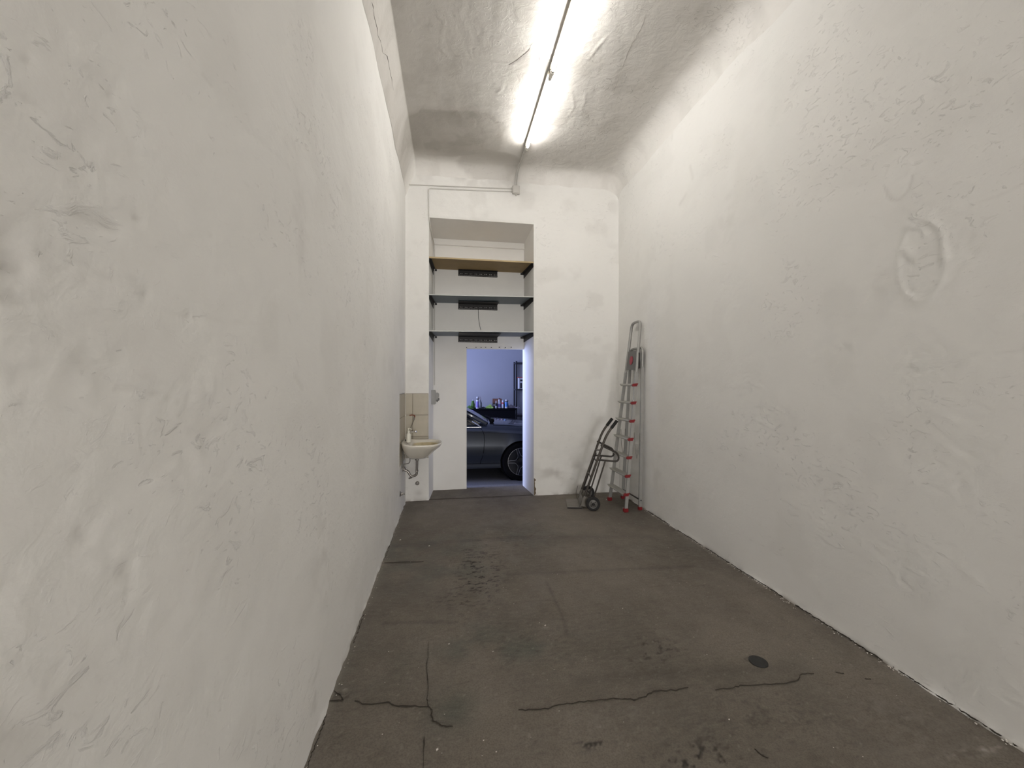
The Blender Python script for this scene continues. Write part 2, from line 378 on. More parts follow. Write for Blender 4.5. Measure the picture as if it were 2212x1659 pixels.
RF += random_feats(460, .75, 5.2, .05, 4.2, rs, .25) + cluster(*rw(1580, 620), 110, .14, .12, rs, .3) + cluster(*rw(2070, 520), 70, .06, .1, rs, .3) \
    + cluster(*rw(1640, 850), 80, .18, .10, rs, .3) + cluster(*rw(1990, 780), 50, .06, .06, rs, .3) + cluster(*rw(1740, 1070), 60, .12, .08, rs, .3) + cluster(*rw(1950, 1230), 60, .09, .06, rs, -.3) \
    + cluster(*rw(2060, 1000), 50, .1, .1, rs, .1)

def gline(a, b, c, fine, coarse): return np.concatenate([np.arange(a, b, coarse), np.arange(b, c + fine / 2, fine)])

# left wall
ZS = np.linspace(-.02, 4.42, 426)
TY0, TZ0, TZ1 = 4.59, .556, 1.395         # tiled field beside the basin
def left_fn(U, V):
    d = .010 * fbm(U * .9, V * .9, 3, 3) + .0018 * fbm(U * 5, V * 7, 4, 9) + .0005 * fbm(U * 22, V * 30, 3, 21)
    g, _ = marks(U, V, LF)
    far = sstep(4.3, 4.5, U)
    d = (d + .6 * g) * (1 - .7 * far)
    rec = (U > TY0) & (V > TZ0) & (V < TZ1); d = np.where(rec, -.013, d)
    lip = np.exp(-((U - (TY0 - .02)) / .02) ** 2) * (V > TZ0 - .05) * (V < TZ1 + .01); d = d + .006 * lip
    d = d + .008 * np.exp(-V / .02) * (.6 + fbm(U * 9, V * 0, 3, 5))
    return XL + d, U, V
def left_attr(U, V):
    _, dk = marks(U, V, LF)
    n = fbm(U * 3, V * 3, 4, 31)
    dirt_shade = dk + .06 * sstep(.05, .5, n)
    for px, py, su, sv, k in [(440, 930, .10, .06, .10), (680, 1480, .05, .12, .35), (700, 1180, .1, .3, .15), (650, 500, .08, .2, .12), (30, 1585, .06, .05, .25)]:
        u, v = lw(px, py); dirt_shade += k * np.exp(-((U - u) / su) ** 2 - ((V - v) / sv) ** 2) * sstep(-.3, .5, fbm(U * 14, V * 14, 4, 41))
    dirt_shade += .5 * np.exp(-V / .018) * sstep(-.2, .4, fbm(U * 12, V * 20, 3, 51))
    return dict(dirt_shade=np.clip(dirt_shade, 0, 1))
wall_left = struct(grid('wall_left', gline(YF, .35, YB, .0105, .06), ZS, left_fn, 'wall', attrs=left_attr))

def right_fn(U, V):
    d = .012 * fbm(U * .9 + 4, V * .9, 3, 13) + .0022 * fbm(U * 4, V * 5, 4, 19) + .0006 * fbm(U * 20, V * 26, 3, 27)
    g, _ = marks(U, V, RF); d = d + .8 * g
    d = d + .012 * np.exp(-V / .02) * (.4 + fbm(U * 7, V * 0, 4, 15))
    d = d * (1 - .5 * sstep(4.9, 5.2, U))
    return XR - d, U, V
def right_attr(U, V):
    _, dk = marks(U, V, RF); n = fbm(U * 2.5, V * 2.5, 4, 61)
    dirt_shade = dk + .05 * sstep(.1, .5, n) + .8 * np.exp(-V / .012) * sstep(-.25, .25, fbm(U * 10, V * 20, 3, 71))
    for px, py, su, sv, k in [(1420, 1010, .12, .25, .15), (1570, 460, .1, .2, .12), (1900, 590, .07, .14, .14)]:
        u, v = rw(px, py); dirt_shade += k * np.exp(-((U - u) / su) ** 2 - ((V - v) / sv) ** 2) * sstep(-.3, .5, fbm(U * 10, V * 10, 4, 43))
    return dict(dirt_shade=np.clip(dirt_shade, 0, 1))
wall_right = struct(grid('wall_right', gline(YF, .6, YB, .0105, .06), ZS, right_fn, 'wall', attrs=right_attr, flip=True))

# back wall with the deep niche cut into it
NXL, NXR, NZ = -.272, 1.127, 3.69
DXL, DXR, DZ = .238, 1.077, 2.03
NYB = 5.735
bu = np.concatenate([np.linspace(XL - .03, NXL, 24), np.linspace(NXL, NXR, 94)[1:], np.linspace(NXR, XR + .03, 84)[1:]])
bv = np.concatenate([np.linspace(-.02, NZ, 250), np.linspace(NZ, 4.42, 50)[1:]])
def niche_top(U): return NZ + 0 * U
def back_fn(U, V):
    dx = np.maximum(np.maximum(NXL - U, U - NXR), V - NZ)
    e = sstep(0, .03, dx)
    d = (.007 * fbm(U * 1.3, V * 1.3, 3, 73) + .003 * fbm(U * 6, V * 7, 4, 79) + .001 * fbm(U * 24, V * 24, 2, 83) + .004) * e
    corner = .030 * np.exp(-(XR - U) / .05) + .012 * np.exp(-(U - XL) / .03)
    return U, YB - d - corner * e, V
def back_attr(U, V):
    n = fbm(U * 3, V * 3, 4, 87); dirt_shade = .10 * sstep(.1, .5, n)
    for X, Z, su, sv, k in [(1.75, .33, .5, .16, .33), (1.9, .6, .3, .3, .14), (1.4, .30, .3, .1, .2), (-.40, .10, .05, .04, .25), (.35, 4.25, .7, .12, .30)]:
        dirt_shade += k * np.exp(-((U - X) / su) ** 2 - ((V - Z) / sv) ** 2) * sstep(-.4, .5, fbm(U * 7, V * 7, 4, 91))
    dirt_shade += .5 * np.exp(-V / .02) * sstep(-.2, .3, fbm(U * 14, V * 14, 3, 93))
    return dict(dirt_shade=np.clip(dirt_shade, 0, 1))
wall_back = struct(grid('wall_back', bu, bv, back_fn, 'wall', hole=lambda u, v: (u > NXL) & (u < NXR) & (v < NZ), attrs=back_attr))
b = MB()
b.prism([(XL - .5, YB + .001, -.12), (NXL, YB + .001, -.12), (-.236, NYB, -.12), (-.236, NYB + .07, -.12), (XL - .5, NYB + .07, -.12)], (0, 0, 4.6))
b.prism([(NXR, YB + .001, -.12), (XR + 3, YB + .001, -.12), (XR + 3, NYB + .07, -.12), (DXR, NYB + .07, -.12)], (0, 0, 4.6))
b.build('niche_side', 'niche', wall_back)
b = MB()
b.prism([(NXL - .01, YB + .001, NZ), (NXL - .01, NYB + .07, 3.58), (NXL - .01, NYB + .07, 4.45), (NXL - .01, YB + .001, 4.45)], (NXR - NXL + .02, 0, 0))
b.build('niche_soffit', 'niche', wall_back)
b = MB(); b.rbox((-.25, NYB - .02, 3.507), (1.10, NYB + .02, 3.60), .006); b.build('lintel_strip', 'niche', wall_back)
b = MB()
b.box((-.25, NYB, -.12), (DXL, NYB + .07, 3.62)); b.box((DXL, NYB, DZ), (1.12, NYB + .07, 3.62))
b.build('niche_panel', 'niche', wall_back)

# wall behind the camera, closing the room, with an opening added for the fill light
k = MB(); k.box((XL - .1, YF - .1, 2.6), (XR + .1, YF, 4.5)); k.box((XL - .1, YF - .1, -.1), (XL + .15, YF, 2.6)); k.box((XR - .2, YF - .1, -.1), (XR + .1, YF, 2.6))
struct(k.build('wall_front', 'niche'))

# ceiling with rounded coves and a water stain
def czf(X, Y):
    dl = np.maximum(X - XL, 0); dr = np.maximum(XR - X, 0); db = np.maximum(YB - Y, 0)
    left = .34 * np.clip(1 - dl / .13, 0, 1) ** 1.4 * (1 + .08 * vnoise(Y * 3, Y * 0, 2))
    r = .24; t = np.clip(1 - dr / r, 0, 1); right = (r - np.sqrt(np.maximum(r * r - (t * r) ** 2, 0))) * 1.0
    r2 = .18; t = np.clip(1 - db / r2, 0, 1); back = (r2 - np.sqrt(np.maximum(r2 * r2 - (t * r2) ** 2, 0)))
    return ZC + .02 * sstep(.5, 2.2, X) - left - right - back
def hit_ceiling(px, py, lift=0):
    r = ray(px, py); t = (4.3 - EYE) / r[2]
    for _ in range(30): t = (float(czf(np.array(C0[0] + r[0] * t), np.array(C0[1] + r[1] * t))) - lift - EYE) / r[2] * .6 + t * .4
    return tuple(C0 + r * t)
CF = []
def cpt(px, py): p = onZ(px, py, ZC); return (p[0], p[1])
for pts, wd, dp in [([(985, 120), (1020, 125), (1050, 130), (1085, 135), (1110, 140)], .008, .004), ([(940, 30), (960, 45), (950, 100), (972, 125)], .005, .003),
                    ([(1100, 140), (1130, 120), (1145, 105)], .004, -.005), ([(1235, 200), (1240, 230), (1230, 250)], .008, .004), ([(1350, 110), (1340, 150), (1325, 200)], .004, -.003),
                    ([(1310, 80), (1290, 105), (1270, 130)], .008, .005), ([(1265, 200), (1262, 225), (1255, 240)], .008, .004), ([(1070, 180), (1085, 190), (1075, 200)], .01, .004)]:
    CF.append(([cpt(*p) for p in pts], wd, dp))
CF += random_feats(260, -.4, 2.2, 2.4, 5.1, rs, .8) + cluster(*cpt(1090, 240), 70, .12, .25, rs, 1) + cluster(*cpt(1240, 230), 60, .1, .2, rs, 1) + cluster(*cpt(1290, 100), 60, .12, .2, rs, 1)
def ceil_z(x_, y_):
    U = np.array(float(x_)); V = np.array(float(y_))
    d = .012 * fbm(U * 1.2, V * 1.2, 3, 101) + .003 * fbm(U * 6, V * 6, 4, 107)
    return float(czf(U, V) - d * sstep(0, .1, XR - U) * sstep(0, .1, U - XL))
def ceil_fn(U, V):
    g, _ = marks(U, V, CF)
    d = .012 * fbm(U * 1.2, V * 1.2, 3, 101) + .003 * fbm(U * 6, V * 6, 4, 107) + 1.1 * g
    k = sstep(0, .1, XR - U) * sstep(0, .1, U - XL)
    return U, V, czf(U, V) - d * k
def ceil_attr(U, V):
    _, dk = marks(U, V, CF)
    n = fbm(U * 2.2, V * 2.2, 5, 111)
    ex, ey = .05, 4.55
    q = np.sqrt(((U - ex) / .72) ** 2 + ((V - ey) / .62) ** 2) + .35 * n
    stain = .42 * (1 - sstep(.72, .80, q)) * (.75 + .5 * n) + .10 * np.exp(-((q - .80) / .05) ** 2)
    q2 = np.sqrt(((U - .45) / .5) ** 2 + ((V - 5.05) / .35) ** 2) + .3 * n
    stain = np.maximum(stain, .30 * (1 - sstep(.7, .85, q2)))
    inner_shade = sstep(.05, .45, XR - U) * sstep(.05, .4, YB - V)  # shade painted into the ceiling colour, fading out at right and back edges
    dirt_shade = stain + dk + .42 * inner_shade + .12 * sstep(0, .5, fbm(U * 5, V * 5, 4, 117)) + .06 * np.exp(-(U - XL) / .12)
    return dict(dirt_shade=np.clip(dirt_shade, 0, 1))
cx = np.concatenate([np.linspace(XL - .005, XL + .15, 30), np.linspace(XL + .15, XR - .2, 180)[1:], np.linspace(XR - .2, XR + .004, 40)[1:]])
cy = np.concatenate([np.arange(YF, 2.3, .05), np.linspace(2.3, YB - .12, 230), np.linspace(YB - .12, YB + .004, 20)[1:]])
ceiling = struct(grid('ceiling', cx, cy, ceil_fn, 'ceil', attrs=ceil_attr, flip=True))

# floor
FM = []
def fp(px, py): p = onZ(px, py, 0); return (p[0], p[1])
def floor_fn(U, V): return U, V, .004 * fbm(U * 1.5, V * 1.5, 3, 121) - .003 + .0012 * fbm(U * 9, V * 9, 3, 127)
def floor_attr(U, V):
    n = fbm(U * 5, V * 5, 5, 131); n2 = fbm(U * 26, V * 40, 4, 137, .7)
    def blob(px, py, su, sv): u, v = fp(px, py); return np.exp(-((U - u) / su) ** 2 - ((V - v) / sv) ** 2)
    green = np.zeros_like(U); dirt_shade = np.zeros_like(U); pale = np.zeros_like(U)
    for px, py, su, sv, k in [(1010, 1380, .22, .16, .9), (1160, 1400, .25, .10, .8), (960, 1240, .45, .25, .6), (860, 1200, .4, .3, .5), (980, 1530, .12, .12, .8), (780, 1440, .25, .25, .4), (1110, 1150, .5, .3, .4), (1000, 1175, .9, .3, .4), (1420, 1180, .5, .2, .25), (1750, 1430, .5, .2, .2)]:
        green += k * blob(px, py, su, sv) * sstep(-.5, .3, n)
    for px, py, su, sv, k in [(1040, 1245, .13, .24, 1.3), (1030, 1210, .2, .3, .7), (990, 1290, .22, .2, .5), (1415, 1405, .16, .12, .8), (1500, 1640, .16, .07, 1.1), (1280, 1605, .08, .03, .9), (1110, 1160, .5, .4, .3), (1100, 1390, .6, .3, .25), (1650, 1560, .5, .2, .35), (740, 1500, .06, .05, .5)]:
        dirt_shade += k * blob(px, py, su, sv) * sstep(.10, .42, n2)
    # dark soft bands across the floor
    for pts, wd, k in [([(830, 1180), (1110, 1160), (1400, 1158)], .05, .18), ([(1100, 1240), (1260, 1233), (1500, 1222)], .03, .22), ([(830, 1345), (930, 1343), (980, 1345)], .02, .2), ([(825, 1217), (905, 1213)], .012, .4),
                       ([(1180, 1255), (1215, 1330), (1225, 1370)], .012, .25), ([(1250, 1470), (1400, 1455), (1600, 1445), (1700, 1440)], .04, .18), ([(930, 1078), (1050, 1075), (1150, 1068)], .02, .4)]:
        dd = segdist(U, V, [fp(*p) for p in pts]); dirt_shade += k * np.exp(-(dd / wd) ** 2) * (1 + .6 * n)
    for px, py, su, sv, k in [(1178, 1352, .04, .03, .5), (1100, 1128, .3, .12, .12), (1010, 1175, .15, .06, .2), (1310, 1190, .5, .15, .12), (1330, 1560, .4, .15, .14), (745, 1487, .012, .02, .8), (1940, 1560, .25, .2, .2), (2110, 1620, .12, .02, .8)]:
        pale += k * blob(px, py, su, sv) * sstep(-.2, .5, n2)
    pale += .25 * sstep(.66, .85, fbm(U * 60, V * 60, 2, 141))
    # paler dust and plaster droppings along the walls
    pale += .35 * np.exp(-(XR - U) / .05) * sstep(-.1, .4, fbm(U * 12, V * 6, 4, 147)) + .25 * np.exp(-(U - XL) / .02)
    dirt_shade += .35 * np.exp(-(YB - V) / .03) * sstep(0, .3, n) * (V < YB)
    return dict(green=np.clip(green, 0, 1), dirt_shade=np.clip(dirt_shade, 0, .9), pale=np.clip(pale, 0, .8))
floor = struct(grid('floor', np.linspace(XL - .03, XR + .03, 290), gline(YF, 1.0, 5.80, .010, .05), floor_fn, 'floor', attrs=floor_attr))

def ribbon(name, pts, m, parent, w0=.0035, jag=.006, up=(0, 0, 1), lift=.0015, sub=4, seed=0, wvar=1.0, surf=None):
    """grime-filled crack: a jagged, uneven sliver lying in the surface"""
    r = random.Random(seed); P = [Vector(p) for p in pts]; Q = []
    for a, b_ in zip(P[:-1], P[1:]):
        for i in range(sub): Q.append(a.lerp(b_, i / sub))
    Q.append(P[-1]); up = Vector(up); n = len(Q); vs = []
    for i, q in enumerate(Q):
        t = (Q[min(i + 1, n - 1)] - Q[max(i - 1, 0)]).normalized(); s = t.cross(up).normalized()
        q = q + s * r.gauss(0, jag * .8) * (0 < i < n - 1)
        if surf: q.z = surf(q.x, q.y)
        wd = w0 * .55 * (.25 + wvar * abs(r.gauss(0, .9))) * (1 if 0 < i < n - 1 else .1)
        vs += [q + s * wd / 2 + up * lift, q - s * wd / 2 + up * lift, q - up * .004]
    f = []
    for i in range(n - 1):
        a = 3 * i; c = 3 * (i + 1); f += [(a, a + 1, c + 1, c), (a + 1, a + 2, c + 2, c + 1), (a + 2, a, c, c + 2)]
    return MB().add(vs, f).build(name, m, parent)
F3 = lambda *ps: [(*fp(*p), .001) for p in ps]
ribbon('crack', F3((712, 1514), (738, 1514), (742, 1512)), 'crack', floor, .007, .003, seed=1)
ribbon('crack', F3((722, 1492), (735, 1502), (740, 1512)), 'crack', floor, .004, .003, seed=2)
ribbon('crack', F3((766, 1514), (790, 1521), (838, 1518), (852, 1524), (885, 1527), (926, 1526), (931, 1534), (936, 1556), (948, 1563), (962, 1570), (978, 1569)), 'crack', floor, .006, .003, seed=3)
ribbon('crack', F3((926, 1386), (925, 1415), (921, 1440), (925, 1480), (923, 1510), (926, 1526)), 'crack', floor, .0035, .002, seed=4)
ribbon('crack', F3((917, 1590), (916, 1630), (914, 1659)), 'crack', floor, .003, .002, seed=5)
ribbon('crack', F3((1120, 1533), (1150, 1534), (1185, 1531), (1199, 1523), (1235, 1519), (1270, 1515), (1300, 1512), (1325, 1509), (1350, 1511), (1375, 1510), (1400, 1501), (1415, 1493), (1440, 1492), (1460, 1491), (1487, 1485)), 'crack', floor, .005, .003, seed=6)
ribbon('crack', F3((1545, 1490), (1580, 1486), (1600, 1482), (1640, 1479), (1690, 1477), (1722, 1471), (1733, 1456), (1758, 1455)), 'crack', floor, .004, .003, seed=7)
ribbon('crack', F3((1805, 1452), (1823, 1455)), 'crack', floor, .004, .002, seed=8)
ribbon('crack', F3((1868, 1466), (1882, 1467)), 'crack', floor, .004, .002, seed=9)
ribbon('crack', F3((1630, 1618), (1645, 1632), (1660, 1638)), 'crack', floor, .007, .002, seed=10)
ribbon('crack', F3((830, 1216), (870, 1214), (915, 1213)), 'crack', floor, .004, .004, seed=12)
ribbon('crack', [(NXL, 5.262, .0), (.3, 5.27, 0), (.8, 5.268, 0), (NXR, 5.262, 0)], 'crack', floor, .006, .004, seed=13)
# open joints where the walls meet the floor
for k, (y0, y1) in enumerate([(1.2, 1.75), (1.8, 2.35), (2.45, 3.3), (3.35, 3.75), (3.9, 4.4)]):
    ribbon('joint_gap', [(XR - .010, y0, .004), (XR - .014, (y0 + y1) / 2, .006), (XR - .010, y1, .004)], 'crack', wall_right, .010, .004, sub=24, seed=30 + k, wvar=1.1)
for k, (y0, y1) in enumerate([(1.6, 1.9), (2.4, 2.7), (3.5, 4.0)]):
    ribbon('joint_gap', [(XL + .014, y0, .003), (XL + .014, y1, .003)], 'crack', wall_left, .0035, .003, sub=30, seed=40 + k)
# crumbs of plaster along the right wall and on the floor
r_ = random.Random(5)
cr = MB()
def crumb(mb, x, y, s, z=0):
    vs = [(x + s * r_.uniform(.5, 1) * math.cos(a), y + s * r_.uniform(.5, 1) * math.sin(a), z + (s * .5 if k % 2 else 0)) for k, a in enumerate([i * PI / 3 for i in range(6)])]
    mb.add(vs + [(x, y, z + s * .7)], [(i, (i + 1) % 6, 6) for i in range(6)])
for _ in range(260): crumb(cr, XR - .012 - abs(r_.gauss(0, .016)), r_.uniform(1.0, 4.6), r_.uniform(.002, .007), .001)
for _ in range(60): crumb(cr, XL + .010 + abs(r_.gauss(0, .012)), r_.uniform(1.3, 5.1), r_.uniform(.002, .005), .001)
for _ in range(120): crumb(cr, r_.uniform(XL + .1, XR - .1), r_.uniform(1.3, 5.2), r_.uniform(.0015, .0035), .001)
for px, py, s in [(970, 1392, .006), (1065, 1408, .004), (1178, 1352, .008), (1165, 1346, .004), (1110, 1305, .004), (1345, 1315, .005), (865, 1167, .012), (927, 1180, .01), (1310, 1080, .012), (1346, 1098, .01), (945, 1620, .008), (1045, 1600, .004), (1575, 1555, .005), (1072, 1625, .004), (826, 1587, .004)]:
    crumb(cr, *fp(px, py), s, .001)
cr = cr.build('plaster_crumb', 'flake', floor); cr['kind'] = 'stuff'

# cracks in the ceiling
C3 = lambda *ps: [hit_ceiling(*p) for p in ps]
ribbon('crack', C3((803, 4), (810, 40), (818, 80), (826, 110), (838, 125), (844, 165), (850, 195)), 'crack2', ceiling, .010, .0025, up=(0, 0, -1), lift=.0012, surf=ceil_z, sub=4, seed=60)
ribbon('crack', C3((1192, 5), (1183, 45), (1175, 70), (1172, 95), (1166, 110), (1165, 140)), 'crack2', ceiling, .004, .0025, up=(0, 0, -1), lift=.0012, surf=ceil_z, sub=4, seed=61)
ribbon('crack', C3((1180, 60), (1190, 53)), 'crack2', ceiling, .004, .0025, up=(0, 0, -1), lift=.0012, surf=ceil_z, sub=4, seed=62)
ribbon('crack', C3((1099, 140), (1115, 130), (1130, 118), (1143, 108), (1148, 95)), 'crack2', ceiling, .004, .0025, up=(0, 0, -1), lift=.0012, surf=ceil_z, sub=4, seed=63)
ribbon('crack', C3((1372, 80), (1360, 105), (1350, 130), (1325, 200)), 'crack2', ceiling, .004, .0025, up=(0, 0, -1), lift=.0012, surf=ceil_z, sub=4, seed=64)
ribbon('crack', C3((1395, 30), (1385, 60), (1375, 75)), 'crack2', ceiling, .004, .0025, up=(0, 0, -1), lift=.0012, surf=ceil_z, sub=4, seed=65)

# chipped plaster edge at the foot of the jamb
b = MB(); pz = [0.005, .03, .06, .09, .12, .145, .17, .19, .21, .235]; pw = [.012, .028, .022, .030, .012, .010, .014, .008, .028, .004]
vs = [(NXR + .002, YB - .0095, z) for z in pz] + [(NXR + .002 + wv, YB - .0095, z) for z, wv in zip(pz, pw)]
vs += [(x, YB + .004, z) for x, y, z in vs]; n = len(pz)
fs = []
for i in range(n - 1): fs += [(i, i + 1, n + i + 1, n + i), (n + i, n + i + 1, 3 * n + i + 1, 3 * n + i), (i + 1, i, 2 * n + i, 2 * n + i + 1)]
b.add(vs, fs).build('chipped_plaster', 'chip', wall_back)

# ------------------------------------------------------------------ tiles behind the basin
def tile_field(parent, cols, fixed, axis):
    g = MB(); zs = [TZ0, TZ0 + .279, TZ0 + .558, TZ1 - .002]
    u0, u1 = cols[0], cols[-1]
    if axis == 'Y': g.box((fixed - .004, u0, TZ0), (fixed + .001, u1, TZ1 - .002))
    else: g.box((u0, fixed - .001, TZ0), (u1, fixed + .004, TZ1 - .002))
    g.build('grout', 'grout', parent); cache = {}
    for a, b_ in zip(cols[:-1], cols[1:]):
        for z0, z1 in zip(zs[:-1], zs[1:]):
            W, H_ = round(b_ - a - .005, 4), round(z1 - z0 - .005, 4)
            if (W, H_) not in cache:
                t = MB(); t.rbox((0, 0, 0), (.008, W, H_) if axis == 'Y' else (W, .008, H_), .0015); me = t.build('tile', 'tile').data
                bpy.data.objects.remove(bpy.data.objects[[o.name for o in bpy.data.objects if o.data == me][0]]); cache[(W, H_)] = me
            o = bpy.data.objects.new('tile', cache[(W, H_)]); COL.objects.link(o); o.parent = parent
            o.location = (fixed, a + .0015, z0 + .0015) if axis == 'Y' else (a + .0015, fixed - .008, z0 + .0015)
tile_field(wall_left, [TY0 + .012, TY0 + .212, TY0 + .412, TY0 + .612, YB - .022], XL - .009, 'Y')
tile_field(wall_back, [XL + .002, XL + .092, NXL - .006], YB - .012, 'X')

# ------------------------------------------------------------------ shelves in the niche
def shelf(zl, zr, th, m, me, label, y0=YB + .004):
    t = thing('shelf', label, 'shelf', ((NXL + NXR) / 2, YB + .25, (zl + zr) / 2))
    def xl(y): return NXL + (y - YB) * .0735 + .001
    def xr(y): return NXR - (y - YB) * .09 - .002
    yb = NYB - .003
    for nm, ya, yb2, mt in (('board', y0 + .004, yb, m), ('edge_band', y0, y0 + .004, me)):
        P = [(xl(ya), ya, zl - th), (xr(ya), ya, zr - th), (xr(yb2), yb2, zr - th), (xl(yb2), yb2, zl - th)]
        MB().prism(P, (0, 0, th)).build(nm, mt, t)
    return t
shelf(3.182, 3.182, .020, 'wood', 'woode', 'brown wooden shelf board, topmost of the three in the niche')
shelf(2.690, 2.708, .012, 'board', 'boarde', 'middle grey-blue shelf board in the niche above the doorway')
shelf(2.216, 2.230, .012, 'board', 'boarde', 'lowest grey-blue shelf board, just above the doorway')
def bracket_centre(zt, flange, label):
    x0, x1 = .118, .686; h = .082
    t = thing('shelf_bracket', label, 'bracket', ((x0 + x1) / 2, NYB - .01, zt))
    y0, y1 = NYB - .006, NYB - .003
    pl = MB()
    # solid strip, slotted strip, row of little square holes, solid lip
    pl.box((x0, y0, zt - .044), (x1, y1, zt - .002)); pl.box((x0, y0, zt - h), (x1, y1, zt - h + .009))
    pl.box((x0, y0, zt - .066), (x1, y1, zt - .050)); n = 48; sw = (x1 - x0) / n
    for i in range(n + 1): pl.box((x0 + i * sw - sw * .31, y0, zt - h + .008), (x0 + i * sw + sw * .31, y1, zt - .065))
    for i in range(n):
        if i % 6 in (0, 1, 5) or i % 2: pl.box((x0 + i * sw, y0, zt - .051), (x0 + (i + 1) * sw, y1, zt - .043))
    pl.build('perforated_plate', 'black', t)
    if flange: MB().box((x0, NYB - flange, zt - .004), (x1, NYB - .006, zt - .001)).build('flange', 'black', t)
bracket_centre(3.160, .06, 'black perforated bracket on the niche back wall under the wooden shelf')
bracket_centre(2.676, .20, 'black perforated bracket under the middle grey shelf, cable behind it')
bracket_centre(2.202, .44, 'black perforated bracket under the lowest shelf above the doorway')
def bracket_side(z0, side, label, wedge):
    def X(y, off): return (NXL + (y - YB) * .0735 + .002 + off) if side < 0 else (NXR - (y - YB) * .09 - .003 - off)
    ya, yb = YB + .010, NYB - .008
    t = thing('shelf_bracket', label, 'bracket', (X(ya, 0), (ya + yb) / 2, z0))
    hf, hb = .05, wedge
    P = [(X(ya, 0), ya, z0), (X(yb, 0), yb, z0), (X(yb, 0), yb, z0 - hb), (X(ya, 0), ya, z0 - hf)]
    MB().prism(P, (-side * .004, 0, 0)).build('side_plate', 'black', t)
    P = [(X(ya, 0), ya, z0 - .003), (X(yb, 0), yb, z0 - .003), (X(yb, .03), yb, z0 - .003), (X(ya, .03), ya, z0 - .003)]
    MB().prism(P, (0, 0, .0025)).build('flange', 'black', t)
    MB().box((X(yb, 0), yb, z0 - .03), (X(yb, .05), yb + .003, z0 - .003)).build('tab', 'black', t)
for zz, zr, nm in ((3.161, 3.161, 'wooden shelf'), (2.677, 2.695, 'middle grey shelf'), (2.203, 2.217, 'lowest grey shelf')):
    bracket_side(zz, -1, 'black side bracket under the left end of the ' + nm, .085)
    bracket_side(zr, 1, 'black side bracket under the right end of the ' + nm, .085)
# cable behind the middle shelf
pts = [onY(1033, 661, NYB - .004), onY(1033.5, 675, NYB - .004), onY(1034, 690, NYB - .004), onY(1036, 702, NYB - .004), onY(1038.5, 713, NYB - .004)]
tag(MB().tube(bez(pts), .0028, 6).build('cable', 'cable'), 'thin dark cable hanging on the niche wall above the lowest shelf', 'cable')
# nails above the doorway
nail = MB(); nail.tube([(0, 0, 0), (0, -.022, .004)], .0028, 6); nail.lathe([(.0, -.003), (.0075, -.003), (.0075, .0), (0, .0)], (0, -.022, .004), (0, -1, .2), 8)
nail_o = nail.build('nail', 'cable'); nail_me = nail_o.data
for i, px in enumerate([1008, 1028, 1039, 1049, 1061, 1078, 1091.5, 1104]):
    o = nail_o if i == 0 else nail_o.copy()
    if i: COL.objects.link(o)
    p = onY(px, 751.5, NYB); o.location = (p[0], NYB - .001, p[2] + (.004 if i % 2 else 0)); o.rotation_euler = (0, .3 * (i % 3 - 1), 0)
    tag(o, 'small dark nail above the doorway, ' + ['leftmost', 'second from the left', 'third from the left', 'fourth from the left', 'fourth from the right', 'third from the right', 'second from the right', 'rightmost'][i] + ' in the row', 'nail', 'nails above the doorway')

# ------------------------------------------------------------------ wiring
PY = YB - .014
def w_(px, py): p = onY(px, py, PY); return (p[0], p[1], p[2])
jb = thing('junction_box', 'white square junction box high on the back wall below the lamp', 'junction box', w_(1114.5, 411.5))
x, y, z = w_(1114.5, 411.5)
MB().rbox((x - .050, YB - .050, z - .055), (x + .050, YB - .001, z + .055), .005).build('box', 'pipe', jb)
MB().rbox((x - .044, YB - .056, z - .049), (x + .044, YB - .049, z + .049), .005).build('lid', 'pipe', jb)
for dx, dz, ax in ((-.052, .020, (-1, 0, 0)), (-.052, -.020, (-1, 0, 0)), (-.014, .057, (0, 0, 1)), (.012, .057, (0, 0, 1)), (0, -.055, (0, 0, -1))):
    MB().lathe([(.013, 0), (.013, .010), (.009, .018)], (x + dx, YB - .02, z + dz), ax, 10).build('cable_gland', 'pipe', jb)
def conduit(pts, label, r=.0075): return tag(MB().tube(pts, r, 8).build('conduit', 'pipe'), label, 'conduit')
conduit([w_(877, 398.5), (x - .053, PY, z + .020)], 'long white conduit from the left corner to the junction box, upper one')
pA = w_(925.5, 407.0)
corner = [(NXL - .010, PY, NZ - .01), (NXL + .012, YB + .02, NZ - .10)]
bk = (-.218, NYB - .012)
conduit(rounded([(x - .053, PY, z - .020), pA, (pA[0] + .004, PY, NZ + .01)], .03),
        'white conduit from the junction box down to the niche corner, lower one')
conduit(rounded([(NXL + .004, YB - .010, NZ + .0), (NXL + .008, YB + .0, NZ - .06), (NXL + .022, YB + .1, NZ - .13), (bk[0] - .004, bk[1] - .03, 3.50), (bk[0], bk[1], 3.40), (bk[0], bk[1], 3.19)], .03),
        'white conduit slanting inside the niche above the wooden shelf')
for z1, z0, nm in ((3.158, 2.694, 'between the wooden and the middle shelf'), (2.676, 2.222, 'between the two grey shelves'), (2.202, 1.50, 'from the lowest shelf down to the switch box')):
    conduit([(bk[0], bk[1], z1), (bk[0], bk[1], z0)], 'thin white conduit in the niche corner ' + nm, .006)
# lamp feed: over the ceiling, round the cove and down to the box
TX, TZ = .898, 4.292
for dx, nm in ((-.014, 'left'), (.012, 'right')):
    xx = x + dx
    pts = [(xx, YB - .018, z + .073), (xx, YB - .016, 4.22), (xx + .002, YB - .045, 4.295), (xx + .004, YB - .13, 4.343), (TX + dx * .6, 4.9, 4.352), (TX + dx * .5, 4.60, 4.352)]
    tag(MB().tube(bez(pts, 5), .006, 8).build('lamp_cable', 'pipe'), f'white cable from tube lamp down to the junction box, {nm} of the pair', 'cable')

